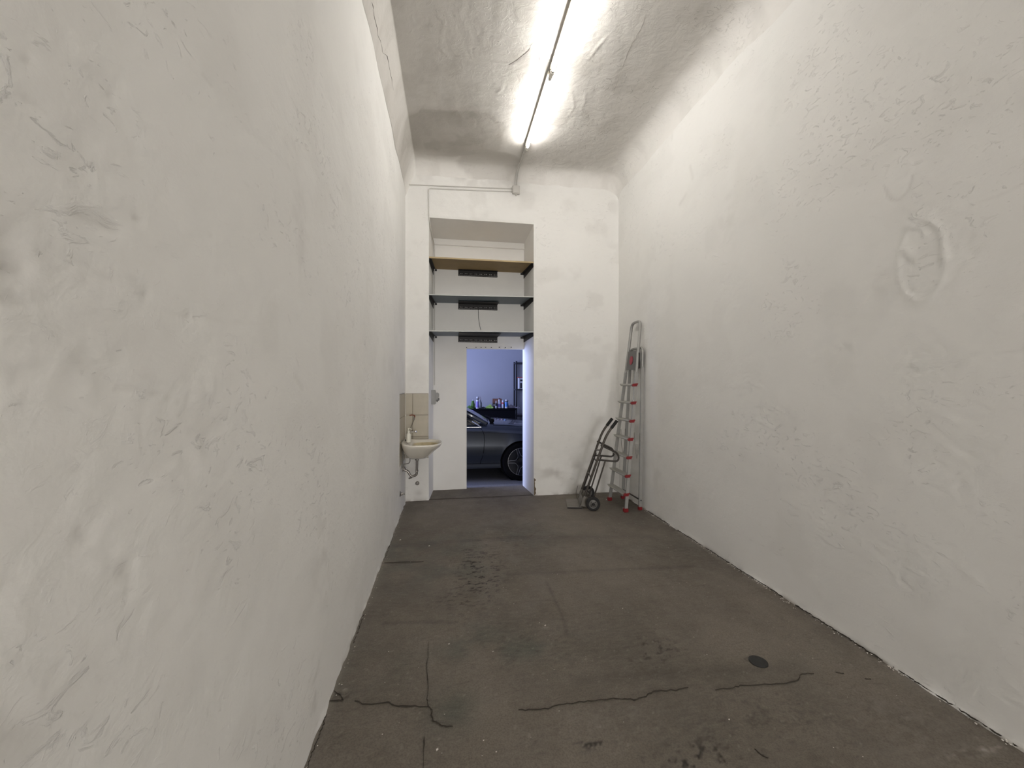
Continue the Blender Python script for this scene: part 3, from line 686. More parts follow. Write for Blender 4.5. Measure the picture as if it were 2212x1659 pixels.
# fluorescent battens
def tube_lamp(y0, y1, z, label, dx=0):
    X = TX + dx
    t = thing('tube_light', label, 'lamp', (X, (y0 + y1) / 2, 4.35))
    MB().rbox((X - .021, y0 - .01, 4.318), (X + .021, y1 + .01, 4.350), .006).build('housing', 'lamp_body', t)
    for yy, s in ((y0, 1), (y1, -1)):
        k = MB(); k.rbox((X - .014, yy - .012 * s - .006, z - .018), (X + .014, yy - .012 * s + .006, 4.322), .004)
        k.lathe([(.017, -.008), (.017, .012), (.012, .016)], (X, yy - s * .004, z), (0, s, 0), 14)
        k.build('socket', 'lamp_cap', t)
        MB().lathe([(.0135, 0), (.0135, .018), (.012, .02)], (X, yy + .010 * s, z), (0, s, 0), 14).build('tube_cap', 'chrome', t)
    tb = MB().lathe([(.006, 0), (.0125, .004), (.0132, .012), (.0132, y1 - y0 - .072), (.0125, y1 - y0 - .064), (.006, y1 - y0 - .06)], (X, y0 + .03, z), (0, 1, 0), 16).build('tube', 'tube', t)
    k = MB(); k.lathe([(.010, 0), (.010, .03), (.008, .034)], (X + .026, y1 - .16, 4.328), (0, 1, 0), 10); k.build('starter', 'lamp_cap', t)
tube_lamp(3.475, 4.56, TZ, 'lit fluorescent tube lamp nearer the back wall')
tube_lamp(2.30, 3.415, TZ - .003, 'lit fluorescent tube lamp nearer the viewer, cut off by the top edge', .004)

# ------------------------------------------------------------------ wash basin
SX, SY, SZ = XL + .000, 4.915, .800
sink = thing('wash_basin', 'small off-white ceramic wash basin on the left wall', 'sink', (SX + .2, SY, .72))
def sup(cx_, cy_, a, b_, z, e=2.5, n=48, tilt=0):
    out = []
    for k in range(n):
        t = 2 * PI * k / n; c_, s_ = math.cos(t), math.sin(t)
        ee = e if c_ > 0 else 5.0
        X_ = cx_ + a * math.copysign(abs(c_) ** (2 / ee), c_); Y_ = cy_ + b_ * math.copysign(abs(s_) ** (2 / ee), s_)
        out.append((X_, Y_, z + tilt * (X_ - SX)))
    return out
rings = [sup(SX + .190, SY, .03, .04, .612), sup(SX + .19, SY, .09, .10, .616), sup(SX + .195, SY, .13, .15, .645), sup(SX + .205, SY, .175, .205, .700), sup(SX + .228, SY, .222, .262, .755),
         sup(SX + .236, SY, .234, .284, .786), sup(SX + .236, SY, .234, .284, .797), sup(SX + .236, SY, .229, .279, .804), sup(SX + .240, SY, .222, .272, .805),
         sup(SX + .272, SY, .175, .240, .795), sup(SX + .275, SY, .160, .222, .775), sup(SX + .268, SY, .130, .185, .725), sup(SX + .255, SY, .08, .11, .690), sup(SX + .25, SY, .02, .025, .684)]
sb = MB(); n = 48; vs = sum(rings, []); fs = [(i * n + k, i * n + (k + 1) % n, (i + 1) * n + (k + 1) % n, (i + 1) * n + k) for i in range(len(rings) - 1) for k in range(n)]
vs = [(max(v[0], XL - .002), v[1], v[2] + (.022 * max(0, 1 - (v[0] - XL) / .12) if v[2] > .75 else 0)) for v in vs]
sb.add(vs, fs + [tuple(range(n))[::-1], tuple(range((len(rings) - 1) * n, len(rings) * n))], True); sb.build('basin', 'ceramic', sink)
st = MB(); R2 = [sup(SX + .272, SY, a, b_, z) for a, b_, z in ((.153, .214, .771), (.128, .183, .7285), (.09, .13, .700))]
st.add(sum(R2, []), [(i * n + k, i * n + (k + 1) % n, (i + 1) * n + (k + 1) % n, (i + 1) * n + k) for i in range(2) for k in range(n)], True)
st.build('bowl_stain', 'stain', sink)
MB().lathe([(.024, 0), (.024, .004), (.016, .005), (.012, -.002)], (SX + .25, SY, .6845), n=16).build('drain', 'chrome', sink)
for yy in (SY + .15,): MB().rbox((XL - .004, yy - .03, .64), (XL + .10, yy + .03, .72), .01).build('mounting_foot', 'ceramic', sink)
# trap
tr = thing('drain_trap', 'tarnished chrome drain trap under the wash basin', 'pipe', (SX + .19, SY, .5))
def P3(px, py, Y=SY): p = onY(px, py, Y); return (p[0], p[1], p[2])
q = P3(901, 1000)
dx0 = q[0]
MB().lathe([(.024, 0), (.024, -.03), (.017, -.034)], (dx0, SY, .618), n=16).build('drain_nut', 'chromed', tr)
MB().tube(rounded([(dx0, SY, .60), (dx0 - .003, SY, .46), (dx0 - .006, SY, .405), (dx0 - .075, SY, .385), (dx0 - .105, SY, .455), (dx0 - .16, SY, .475), (XL + .005, SY, .478)], .035, 5), .0145, 12).build('trap_pipe', 'chromed', tr)
MB().lathe([(.019, 0), (.019, .022), (.016, .024)], (dx0 - .004, SY, .445), n=14).build('slip_nut', 'chrome', tr)
MB().tube([(dx0 - .06, SY, .382), (dx0 - .10, SY, .366)], [.012, .008], 10).build('cleanout_plug', 'chromed', tr)
MB().lathe([(.03, 0), (.03, .006), (.018, .01)], (XL + .002, SY, .478), (1, 0, 0), 16).build('wall_flange', 'chrome', tr)
# supply valve and hoses
va = thing('angle_valve', 'small chrome angle valve with hoses under the basin', 'valve', (XL + .02, 4.80, .58))
vx, vy, vz = P3(872, 1011, 4.80)
MB().tube([(XL - .01, 4.80, vz), (vx + .006, 4.80, vz)], .010, 10).build('valve_body', 'chrome', va)
MB().lathe([(.014, 0), (.017, .008), (.014, .02), (.004, .024)], (vx + .004, 4.80, vz), (1, -.5, 0), 12).build('valve_knob', 'chrome', va)
MB().tube(bez([(vx, 4.80, vz + .008), (vx, 4.81, vz + .04), (vx + .055, 4.83, vz + .05), (vx + .068, 4.85, vz + .09), (vx + .05, 4.86, vz + .2)], 6), .006, 8).build('hose', 'hose', va)
MB().tube(bez([(vx - .004, 4.80, vz + .008), (vx - .012, 4.80, vz + .07), (vx - .008, 4.82, vz + .2)], 6), .006, 8).build('hose', 'hose', va)
# tap: wall body, chrome knob, thin rising spout with a rusty red end
tap = thing('wall_tap', 'thin wall tap with a rusty red curved end above the basin', 'tap', P3(888, 930, 5.2))
bx, by, bz = P3(889, 933, 5.10)
MB().tube([(bx - .03, 5.10, bz - .005), (bx + .04, 5.10, bz)], .012, 12).build('tap_body', 'chrome', tap)
MB().tube([(bx - .01, 5.10, bz), (bx - .01, YB - .018, bz)], .011, 10).build('wall_inlet', 'chrome', tap)
MB().lathe([(.010, 0), (.017, .006), (.018, .016), (.012, .024), (0, .026)], (bx + .04, 5.10, bz + .002), (1, -.6, .1), 14).build('tap_knob', 'chrome', tap)
MB().tube(bez([P3(887, 926, 5.10), P3(890, 917, 5.10), P3(894, 907, 5.10)]), .005, 8).build('riser', 'chromed', tap)
MB().tube(bez([P3(894, 907, 5.10), P3(895.5, 901, 5.10)]), [.009] * 6 + [.011], 10).build('swivel', 'chromed', tap)
MB().tube(bez([P3(895.8, 901.5, 5.10), P3(895.5, 898, 5.10), P3(891, 896.6, 5.10), P3(884.5, 897.2, 5.10)]), .0075, 8).build('spout', 'rust', tap)
# soap bottle
bt = thing('soap_bottle', 'ivory pump soap bottle standing on the wash basin rim', 'bottle', (0, 0, 0))
sp = (-.485, 4.80, .8235)
bt.location = sp
MB().lathe([(.024, 0), (.028, .004), (.028, .085), (.025, .098), (.013, .108), (.012, .116)], sp, n=20).build('bottle_body', 'soap', bt)
MB().lathe([(.0145, .116), (.0145, .134), (.006, .137), (.005, .158)], sp, n=14).build('pump_collar', 'soap', bt)
MB().tube(bez([Vector(sp) + Vector(v) for v in ((-.006, 0, .160), (.006, 0, .164), (.022, -.01, .160), (.034, -.016, .152))]), .0055, 8).build('pump_spout', 'soap', bt)
# soap dish / tap boss at the wall end of the deck
sd = thing('soap_dish', 'small dark soap dish on the back corner of the wash basin', 'dish', (-.515, 4.97, .815))
MB().lathe([(.022, 0), (.032, .010), (.034, .018), (.030, .016), (.020, .006), (0, .005)], (-.515, 4.97, .8145), n=18).build('dish', 'switchd', sd)
MB().lathe([(.008, .006), (.018, .008), (.02, .016), (.014, .022), (0, .024)], (-.515, 4.97, .8155), n=14).build('soap_bar', 'soap', sd)
# round chrome cap and the stub on the left wall
c = onY(901.5, 1044, YB - .01)
cap = thing('capped_pipe', 'round chrome pipe cap low on the back wall under the basin', 'pipe cap', c)
MB().lathe([(.026, 0), (.026, .012), (.021, .018), (.018, .012), (.012, .012)], (c[0], YB + .002, c[2]), (0, -1, 0), 20).build('cap_ring', 'chromed', cap)
MB().lathe([(.012, 0), (.012, .020), (.009, .024), (0, .024)], (c[0], YB + .002, c[2]), (0, -1, 0), 6).build('cap_bolt', 'chrome', cap)
c = onX(867, 1067, XL + .015)
cap = thing('pipe_stub', 'chrome pipe stub sticking out of the left wall near the floor', 'pipe stub', c)
MB().lathe([(.034, 0), (.032, .006), (.016, .014), (.014, .034)], (XL - .002, c[1], c[2]), (1, 0, 0), 18).build('rosette', 'chromed', cap)
MB().lathe([(.011, 0), (.012, .022), (.008, .026), (0, .026)], (XL + .030, c[1], c[2]), (1, 0, 0), 10).build('stub_cap', 'chrome', cap)

# switch box on the niche's left cheek
sw_ = thing('switch_box', 'grey surface-mounted switch and socket box inside the niche, left side', 'switch', (-.22, 5.52, 1.33))
MB().rbox((-.262, 5.50, 1.235), (-.195, 5.60, 1.435), .008).build('box', 'switch', sw_)
MB().rbox((-.196, 5.51, 1.275), (-.160, 5.59, 1.395), .008).build('socket_frame', 'switch', sw_)
MB().rbox((-.168, 5.515, 1.285), (-.145, 5.585, 1.325), .006).build('socket_lid', 'switchd', sw_)
MB().rbox((-.165, 5.52, 1.335), (-.150, 5.58, 1.385), .004).build('rocker', 'switch', sw_)
MB().tube([(-.172, 5.504, 1.27), (-.172, 5.504, 1.30)], .008, 8).build('cable_entry', 'switchd', sw_)

# ------------------------------------------------------------------ stepladder
ALX = lambda z: 2.052 + (2.292 - 2.052) * z / 2.27        # front stile plane
def fs_(side, z): return Vector((ALX(z), (4.385 + .105 * z / 2.27) if side < 0 else (4.858 - .140 * z / 2.27), z))
lad = thing('stepladder', 'tall aluminium stepladder with red end caps leaning at the right wall', 'ladder', (2.15, 4.62, 0))
for s, nm in ((-1, 'near'), (1, 'far')):
    MB().tube([fs_(s, .03), fs_(s, 1.66)], .026, 4, flat=(.55, (1, 0, 0))).build('front_stile', 'alu', lad)
    a = fs_(s, 0); k = MB(); k.rbox((a.x - .028, a.y - .020, .001), (a.x + .028, a.y + .020, .045), .005); k.build('foot', 'red', lad)
pts = rounded([fs_(-1, 1.66), fs_(-1, 2.285), fs_(1, 2.285), fs_(1, 1.66)], .07, 6)
MB().tube(pts, .019, 10, flat=(.8, (1, 0, 0))).build('hand_rail', 'alu', lad)
def rs_(side, z): return Vector((2.256 + .040 * z / 1.95, (4.432 + .010 * z / 1.95) if side < 0 else (4.912 - .160 * z / 1.95), z))
for s in (-1, 1):
    MB().tube([rs_(s, .03), rs_(s, 1.72)], .024, 4, flat=(.62, (1, 0, 0))).build('rear_leg', 'alu', lad)
    a = rs_(s, 0); MB().rbox((a.x - .022, a.y - .020, .001), (a.x + .022, a.y + .020, .040), .005).build('foot', 'red', lad)
MB().tube(rounded([rs_(-1, 1.72), rs_(-1, 1.955), rs_(1, 1.955), rs_(1, 1.72)], .05, 6), .015, 10).build('rear_arch', 'alu', lad)
MB().tube([rs_(-1, .12) + Vector((0, .0, 0)), rs_(1, .12)], .009, 8).build('rear_brace', 'steel_d', lad)
for s in (-1, 1): k = rs_(s, .12); MB().lathe([(.007, 0), (.007, .008), (0, .010)], (k.x, k.y - .017, k.z), (0, -1, 0), 10).build('rivet', 'cable', lad)
for i in range(7):
    z = .205 + .2165 * i; A = fs_(-1, z); B = fs_(1, z)
    k = MB(); x0, x1 = A.x - .046, A.x + .018
    k.prism([(x0, A.y, z + .010), (x0 - .004, A.y, z - .004), (x0 + .008, A.y, z - .016), (x1, A.y, z - .018), (x1, A.y, z + .012)], (0, B.y - A.y, 0))
    for j in range(5): xx = x0 + .010 + j * .014; k.box((xx, A.y + .01, z + .010), (xx + .004, B.y - .01, z + .0135))
    k.build('step', 'alu_step', lad)
    k = MB(); ya = A.y - .018
    k.prism([(x0 - .006, ya, z + .002), (x0 + .006, ya, z - .020), (x1 - .010, ya, z - .018), (x1 + .008, ya, z + .016), (x1 - .008, ya, z + .018), (x0 + .012, ya, z + .013)], (0, .026, 0))
    k.build('step_cap', 'red', lad)
    k = MB(); k.prism([(x0 - .012, B.y - .006, z + .012), (x0 + .004, B.y - .006, z - .012), (x1, B.y - .006, z - .018), (x1 + .006, B.y - .006, z + .014)], (0, .02, 0)); k.build('step_cap', 'alu_step', lad)
# folded platform with its red print
pf = thing('unused', '', ''); bpy.data.objects.remove(pf)
A, B = fs_(-1, 1.70), fs_(1, 1.70); T, U2 = fs_(-1, 1.93), fs_(1, 1.93)
k = MB(); k.prism([(A.x - .012, A.y + .02, 1.69), (B.x - .012, B.y - .02, 1.69), (U2.x - .012, U2.y - .02, 1.925), (T.x - .012, T.y + .02, 1.925)], (.018, 0, 0)); plat = k.build('platform', 'grey', lad)
k = MB(); k.rbox((2.245, 4.455, 1.70), (2.268, 4.74, 1.90), .006); k.build('platform_rear_frame', 'black', lad)
k = MB(); cen = (Vector((A.x, (A.y + B.y) / 2, 1.69)) + Vector((T.x, (T.y + U2.y) / 2, 1.925))) / 2
vs = [(cen.x - .0145 + (.24 / 2.27) * .055 * math.sin(t), cen.y + .040 * math.cos(t), cen.z + .055 * math.sin(t)) for t in [2 * PI * j / 24 for j in range(24)]]
k.prism(vs, (-.004, 0, 0)); k.build('red_oval', 'dred', plat)
# slack safety cords
for a, b_, low in ((fs_(-1, .93) + Vector((.03, 0, 0)), rs_(-1, .93) + Vector((-.02, 0, 0)), .62), (fs_(1, .93) + Vector((.03, 0, 0)), rs_(1, .93) + Vector((-.02, 0, 0)), .62)):
    m_ = (a + b_) / 2; pts = bez([a, Vector((a.x * .8 + b_.x * .2, m_.y, (a.z + low) / 2 - .02)), Vector((m_.x, m_.y, low)), Vector((a.x * .2 + b_.x * .8, m_.y, (b_.z + low) / 2 - .02)), b_], 6)
    MB().tube(pts, .0032, 6).build('safety_cord', 'strap', lad)

# ------------------------------------------------------------------ hand truck
W0 = Vector((1.688, 4.49, 0)); AX = Vector((.117, .5, 0)).normalized(); BX = Vector((AX.y, -AX.x, 0))
def tk(s, t, z): return W0 + AX * s + BX * t + Vector((0, 0, z))
ht = thing('hand_truck', 'worn steel sack truck with black grips beside the stepladder', 'hand truck', W0 + AX * .25)
rail = [(-.128, .035), (-.07, .195), (.015, .43), (.095, .665), (.145, .82), (.175, .915), (.205, .97), (.283, 1.052)]
for s in (.095, .415):
    MB().tube(rounded([tk(s, -.128, .035), tk(s, .172, .90), tk(s, .290, 1.058)], .10, 7), .0145, 12).build('rail', 'steel', ht)
    d = (Vector((.118, .158))).normalized()
    MB().tube([tk(s, .290 - d.x * .10, 1.058 - d.y * .10), tk(s, .290 + d.x * .015, 1.058 + d.y * .015)], .0195, 12).build('grip', 'grip', ht)
    MB().tube(rounded([tk(s, .105, .772), tk(s, .315, .672), tk(s, .318, .574), tk(s, .055, .592)], .075, 7), .0115, 10).build('stair_hoop', 'steel_d', ht)
    MB().tube([tk(s, .157, .575), tk(s, .020, .13), tk(s, .005, .085)], .0095, 10).build('brace', 'steel', ht)
    # gusset plate by the wheel
    MB().prism([tk(s - .02, -.14, .03), tk(s - .02, -.10, .155), tk(s - .02, -.02, .12), tk(s - .02, .02, .075), tk(s - .02, -.03, .02)], AX * .004).build('gusset', 'plate', ht)
    MB().tube([tk(s, -.150, .02), tk(s, -.165, .10), tk(s, -.145, .19)], .012, 6, flat=(.3, (AX.x, AX.y, 0))).build('skid', 'plate', ht)
MB().tube([tk(.095, .058, .565), tk(.415, .058, .565)], .008, 8).build('cross_bar', 'steel', ht)
MB().tube([tk(.095, .11, .71), tk(.415, .085, .66)], .009, 8).build('cross_bar', 'steel', ht)
MB().tube([tk(.095, -.012, .37), tk(.415, -.012, .37)], .009, 8).build('cross_bar', 'plate', ht)
MB().tube([tk(.255, .075, .65), tk(.255, -.105, .14)], .005, 8).build('centre_rod', 'steel_d', ht)
MB().tube([tk(-.02, 0, .084), tk(.53, 0, .084)], .009, 10).build('axle', 'steel', ht)
MB().prism([tk(.07, -.30, .006), tk(.44, -.30, .006), tk(.44, -.12, .010), tk(.07, -.12, .010)], (0, 0, .006)).build('toe_plate', 'plate', ht)
MB().prism([tk(.066, -.30, .001), tk(.066, -.12, .001), tk(.066, -.12, .014), tk(.066, -.30, .014)], AX * .005).build('plate_lip', 'black', ht)
MB().prism([tk(.07, -.145, .012), tk(.44, -.145, .012), tk(.44, -.115, .12), tk(.07, -.115, .12)], BX * .004).build('back_plate', 'plate', ht)
for s in (0, .51):
    wh = MB(); wh.lathe([(.052, -.018), (.068, -.021), (.079, -.018), (.084, -.008), (.084, .008), (.079, .018), (.068, .021), (.052, .018)], tk(s, 0, .0845), AX, 32, cap=False)
    wo = wh.build('tyre', 'rubber', ht)
    h = MB(); h.lathe([(.018, -.022), (.024, -.016), (.045, -.008), (.050, -.017), (.054, -.018), (.054, .018), (.050, .017), (.045, .008), (.024, .016), (.018, .022)], tk(s, 0, .0845), AX, 28); h.build('wheel_disc', 'hub', wo)
    h = MB(); h.lathe([(.0, -.034), (.011, -.034), (.016, -.026), (.019, -.02), (.019, .02), (.011, .03), (0, .03)], tk(s, 0, .0845), AX, 14); h.build('hub', 'rubber', wo)
    for j in range(4):
        a = PI / 4 + j * PI / 2; h = MB(); h.lathe([(.0, -.020), (.006, -.020), (.006, -.008)], tk(s, .032 * math.cos(a), .0845 + .032 * math.sin(a)), AX, 8)
        h.build('bolt', 'steel_d', wo)

# drain cover in the floor
p = fp(1638, 1429)
dc = thing('drain_cover', 'small round black drain cover set in the concrete floor', 'drain cover', (p[0], p[1], 0))
MB().lathe([(.046, -.004), (.046, .0015), (.042, .0025), (0, .0028)], (p[0], p[1], .001), n=32).build('cover', 'drain', dc)
rgm = MB()
for i in range(28): a = 2 * PI * i / 28; rgm.lathe([(.0022, 0), (.0015, .0012), (0, .0013)], (p[0] + .03 * math.cos(a), p[1] + .03 * math.sin(a), .0036), n=6)
rgm.build('grip_studs', 'drain', dc)

# ------------------------------------------------------------------ the garage beyond the doorway
GZ = -.10; GY0, GY1 = NYB + .07, 10.45; GX0, GX1 = -4.2, 5.2; GH = 4.4
struct(MB().box((GX0, GY0 - .55, GZ - .05), (GX1, GY1 + .1, GZ)).build('floor', 'gfloor'))
struct(MB().box((GX0, GY1, GZ), (GX1, GY1 + .1, GH)).build('wall_far', 'gwall'))
struct(MB().box((GX1, GY0, GZ), (GX1 + .1, GY1, GH)).build('wall_east', 'gwall'))
struct(MB().box((GX0, YB, GH), (GX1, GY1 + .1, GH + .1)).build('ceiling', 'gwall'))
k = MB(); k.box((GX0 - .1, GY0, GZ), (GX0, 6.0, GH)); k.box((GX0 - .1, 9.1, GZ), (GX0, GY1, GH)); k.box((GX0 - .1, 6.0, 3.2), (GX0, 9.1, GH)); struct(k.build('wall_west', 'gwall'))
struct(MB().box((GX0, YB + .002, GZ), (XL - .45, GY0 + .001, GH)).build('wall_divider', 'gwall'))
struct(MB().box((DXL, NYB, -.10), (DXR + .02, NYB + .20, -.008)).build('trim_1', 'gfloor'))

# ---- saloon car
car_m = mat('dark_blue_grey_paint', (.032, .037, .046), .28, .55, coat=.6)
M['paint'] = car_m
M['glass'] = mat('tinted_glass', (.010, .012, .016), .05, 0, spec=.8)
M['wshield'] = mat('windscreen_glass', (.10, .115, .14), .12, 0, spec=.7)
M['trim'] = mat('bright_trim', (.85, .85, .85), .15, 1)
M['rimedge'] = mat('machined_rim_edge', (.55, .54, .53), .3, .9)
M['rimb'] = mat('black_rim', (.010, .010, .011), .35, .3)
M['lampg'] = mat('headlamp_glass', (.5, .52, .55), .05, .3)
M['lampr'] = mat('tail_lamp_glass', (.3, .01, .01), .1)
WX, RW_, CYc = 1.178, -1.66, 7.36           # front axle, rear axle, centre line
car = thing('car', 'dark blue-grey saloon car parked in the garage beyond the doorway', 'car', (-.3, CYc, GZ))
# stations: X, half width, crown height, shoulder height, lower edge
ST = [(-2.72, .62, .62, .58, .22), (-2.66, .76, .80, .72, .13), (-2.45, .84, .885, .80, .10), (-2.0, .885, .90, .80, .10), (-1.2, .90, .885, .80, .11), (-.4, .905, .87, .80, .11), (.3, .905, .865, .795, .11), (.62, .905, .862, .785, .11),
      (.95, .905, .845, .765, .11), (1.25, .90, .82, .74, .11), (1.6, .875, .765, .69, .10), (1.85, .80, .69, .60, .10), (1.98, .66, .58, .48, .12), (2.03, .45, .45, .38, .18)]
xs = [s[0] for s in ST]
def sta(X):
    for a, b_ in zip(ST[:-1], ST[1:]):
        if X <= b_[0]:
            t = (X - a[0]) / (b_[0] - a[0]); t = max(0, min(1, t)); return [p * (1 - t) + q * t for p, q in zip(a, b_)]
    return list(ST[-1])
XX = sorted(set([round(-2.72 + i * 4.75 / 74, 4) for i in range(75)]))
def section(X):
    _, hw, zt, zs, zb = sta(X)
    half = [(0, zt + .012), (.45 * hw, zt + .006), (.72 * hw, zt - .010), (.83 * hw, zt - .028), (.92 * hw, zs + .010), (.965 * hw, zs - .030), (.983 * hw, zs - .060), (.978 * hw, zs - .075), (1.0 * hw, (zs + zb) / 2 + .06), (.995 * hw, (zs + zb) / 2 - .08), (.965 * hw, zb + .16), (.955 * hw, zb + .14), (.962 * hw, zb + .06), (.957 * hw, zb + .015), (.8 * hw, zb), (0, zb)]
    return [(X, CYc - y_, z_) for y_, z_ in half] + [(X, CYc + y_, z_) for y_, z_ in half[-2:0:-1]]
secs = [section(X) for X in XX]; n = len(secs[0]); bb = MB()
bb.add(sum(secs, []), [(i * n + k, i * n + (k + 1) % n, (i + 1) * n + (k + 1) % n, (i + 1) * n + k) for i in range(len(secs) - 1) for k in range(n)] + [tuple(range(n)), tuple(range((len(secs) - 1) * n, len(secs) * n))[::-1]], True)
body = bb.build('body', 'paint', car)
ARCH = .352; WZ = GZ + .322
for ax in (WX, RW_):
    cut = MB(); cut.lathe([(ARCH, -1.2), (ARCH, 1.2)], (ax, CYc, WZ - .002), (0, 1, 0), 48); co = cut.build('cutter', 'blackm')
    md = body.modifiers.new('arch', 'BOOLEAN'); md.operation = 'DIFFERENCE'; md.object = co; md.solver = 'EXACT'
    dg = bpy.context.evaluated_depsgraph_get(); me = bpy.data.meshes.new_from_object(body.evaluated_get(dg)); body.modifiers.clear(); body.data = me
    bpy.data.objects.remove(co)
body.data.set_sharp_from_angle(angle=math.radians(30))
for ax in (WX, RW_): MB().lathe([(ARCH + .004, -.80), (ARCH + .004, .80)], (ax, CYc, WZ), (0, 1, 0), 40).build('wheel_well', 'blackm', car)
# greenhouse
def ghs(z, xf, xr_, hw, rr=.3):
    pts = []
    for t in np.linspace(0, 1, 13): pts.append((xr_ + (xf - xr_) * t, CYc - hw * (1 - .10 * (2 * t - 1) ** 4), z))
    for t in np.linspace(1, 0, 13): pts.append((xr_ + (xf - xr_) * t, CYc + hw * (1 - .10 * (2 * t - 1) ** 4), z))
    return pts
R_ = [ghs(.80, .58, -2.05, .80), ghs(.90, .47, -1.98, .79), ghs(1.05, .22, -1.75, .73), ghs(1.18, -.02, -1.52, .665), ghs(1.25, -.17, -1.38, .625)]
n = 26; gm = MB(); gm.add(sum(R_, []), [(i * n + k, i * n + (k + 1) % n, (i + 1) * n + (k + 1) % n, (i + 1) * n + k) for i in range(4) for k in range(n)] + [tuple(range(4 * n, 5 * n))], True)
gm.build('side_glass', 'glass', car)
R_ = [ghs(1.245, -.16, -1.40, .632), ghs(1.285, -.27, -1.30, .56), ghs(1.315, -.45, -1.1, .40), ghs(1.322, -.6, -.95, .15)]
gm = MB(); gm.add(sum(R_, []), [(i * n + k, i * n + (k + 1) % n, (i + 1) * n + (k + 1) % n, (i + 1) * n + k) for i in range(3) for k in range(n)] + [tuple(range(n))[::-1], tuple(range(3 * n, 4 * n))], True)
gm.build('roof', 'paint', car)
k = MB(); W4 = [(.63, -.66, .868), (.67, 0, .880), (.63, .66, .868), (-.12, .55, 1.25), (-.10, 0, 1.262), (-.12, -.55, 1.25)]
cols_ = np.linspace(-1, 1, 13); rows_ = np.linspace(0, 1, 7)
vs = [(.635 + .045 * (1 - c_ * c_) - .75 * r_v - .02 * (1 - c_ * c_) * r_v, CYc + c_ * (.70 - .12 * r_v), .866 + .012 * (1 - c_ * c_) + .395 * r_v + .02 * math.sin(PI * r_v)) for r_v in rows_ for c_ in cols_]
k.add(vs, [(i * 13 + j, i * 13 + j + 1, (i + 1) * 13 + j + 1, (i + 1) * 13 + j) for i in range(6) for j in range(12)], True); k.build('windscreen', 'wshield', car)
for s in (-1, 1):
    MB().tube([(.60, CYc + s * .755, .842), (.30, CYc + s * .725, 1.005), (-.16, CYc + s * .615, 1.252)], [.045, .032, .026], 8).build('front_pillar', 'paint', car)
    MB().tube([(-2.02, CYc + s * .76, .86), (-1.75, CYc + s * .70, 1.06), (-1.38, CYc + s * .60, 1.26)], [.10, .07, .04], 8).build('rear_pillar', 'paint', car)
    MB().tube([(-.80, CYc + s * .80, .83), (-.80, CYc + s * .66, 1.22)], .03, 6).build('middle_pillar', 'rimb', car)
    y_ = CYc + s * .835
    MB().tube([(-1.9, y_, .812), (-.4, y_ + s * .008, .812), (.515, y_, .802)], .005, 6).build('window_trim', 'trim', car)
    MB().tube([(.515, y_, .802), (.362, CYc + s * .805, .898)], [.007, .009], 6).build('window_trim', 'trim', car)
    MB().tube([(.362, CYc + s * .805, .898), (.20, CYc + s * .765, .99), (-.2, CYc + s * .672, 1.225), (-1.3, CYc + s * .672, 1.225), (-1.8, CYc + s * .79, .92)], .006, 6).build('window_frame', 'rimb', car)
    # mirror
    mr = MB(); mr.lathe([(0, -.10), (.05, -.085), (.072, -.03), (.074, .03), (.055, .08), (0, .09)], (.20, CYc + s * .97, .90), (0, 1, 0), 16); mr.build('wing_mirror', 'blackm', car)
    MB().tube([(.24, CYc + s * .85, .83), (.22, CYc + s * .92, .875)], [.03, .022], 8).build('mirror_arm', 'blackm', car)
    # door shut line and handle
    def side(X, z):
        sec = section(X); sec = sec[4:14]
        for a, b_ in zip(sec[:-1], sec[1:]):
            if b_[2] <= z <= a[2]:
                t = (a[2] - z) / (a[2] - b_[2] + 1e-9); return (X, CYc + s * (CYc - (a[1] + (b_[1] - a[1]) * t) + .0006), z)
        return (X, CYc + s * (CYc - sec[-1][1]), z)
    MB().tube([side(X, z) for X, z in ((.505, .785), (.535, .74), (.555, .68), (.560, .60), (.556, .50), (.545, .40), (.525, .30), (.50, .25), (.495, .20))], .0045, 6).build('door_gap', 'blackm', car)
    MB().tube([side(X, z) for X, z in ((-.80, .79), (-.79, .6), (-.80, .4), (-.82, .22))], .0045, 6).build('door_gap', 'blackm', car)
    MB().tube([side(X, .205 + 0 * X) for X in (-1.25, -.5, .2, .82)], .004, 6).build('sill_line', 'blackm', car)
    MB().rbox((-.62, CYc + s * .905, .655), (-.42, CYc + s * .935, .685), .008).build('door_handle', 'paint', car)
    MB().lathe([(0, -.02), (.11, -.01), (.13, .02), (.08, .05), (0, .06)], (1.83, CYc + s * .66, .56), (.8, s * .5, .1), 16).build('headlamp', 'lampg', car)
    MB().rbox((-2.70, CYc + s * .5, .60), (-2.60, CYc + s * .78, .72), .03).build('tail_lamp', 'lampr', car)
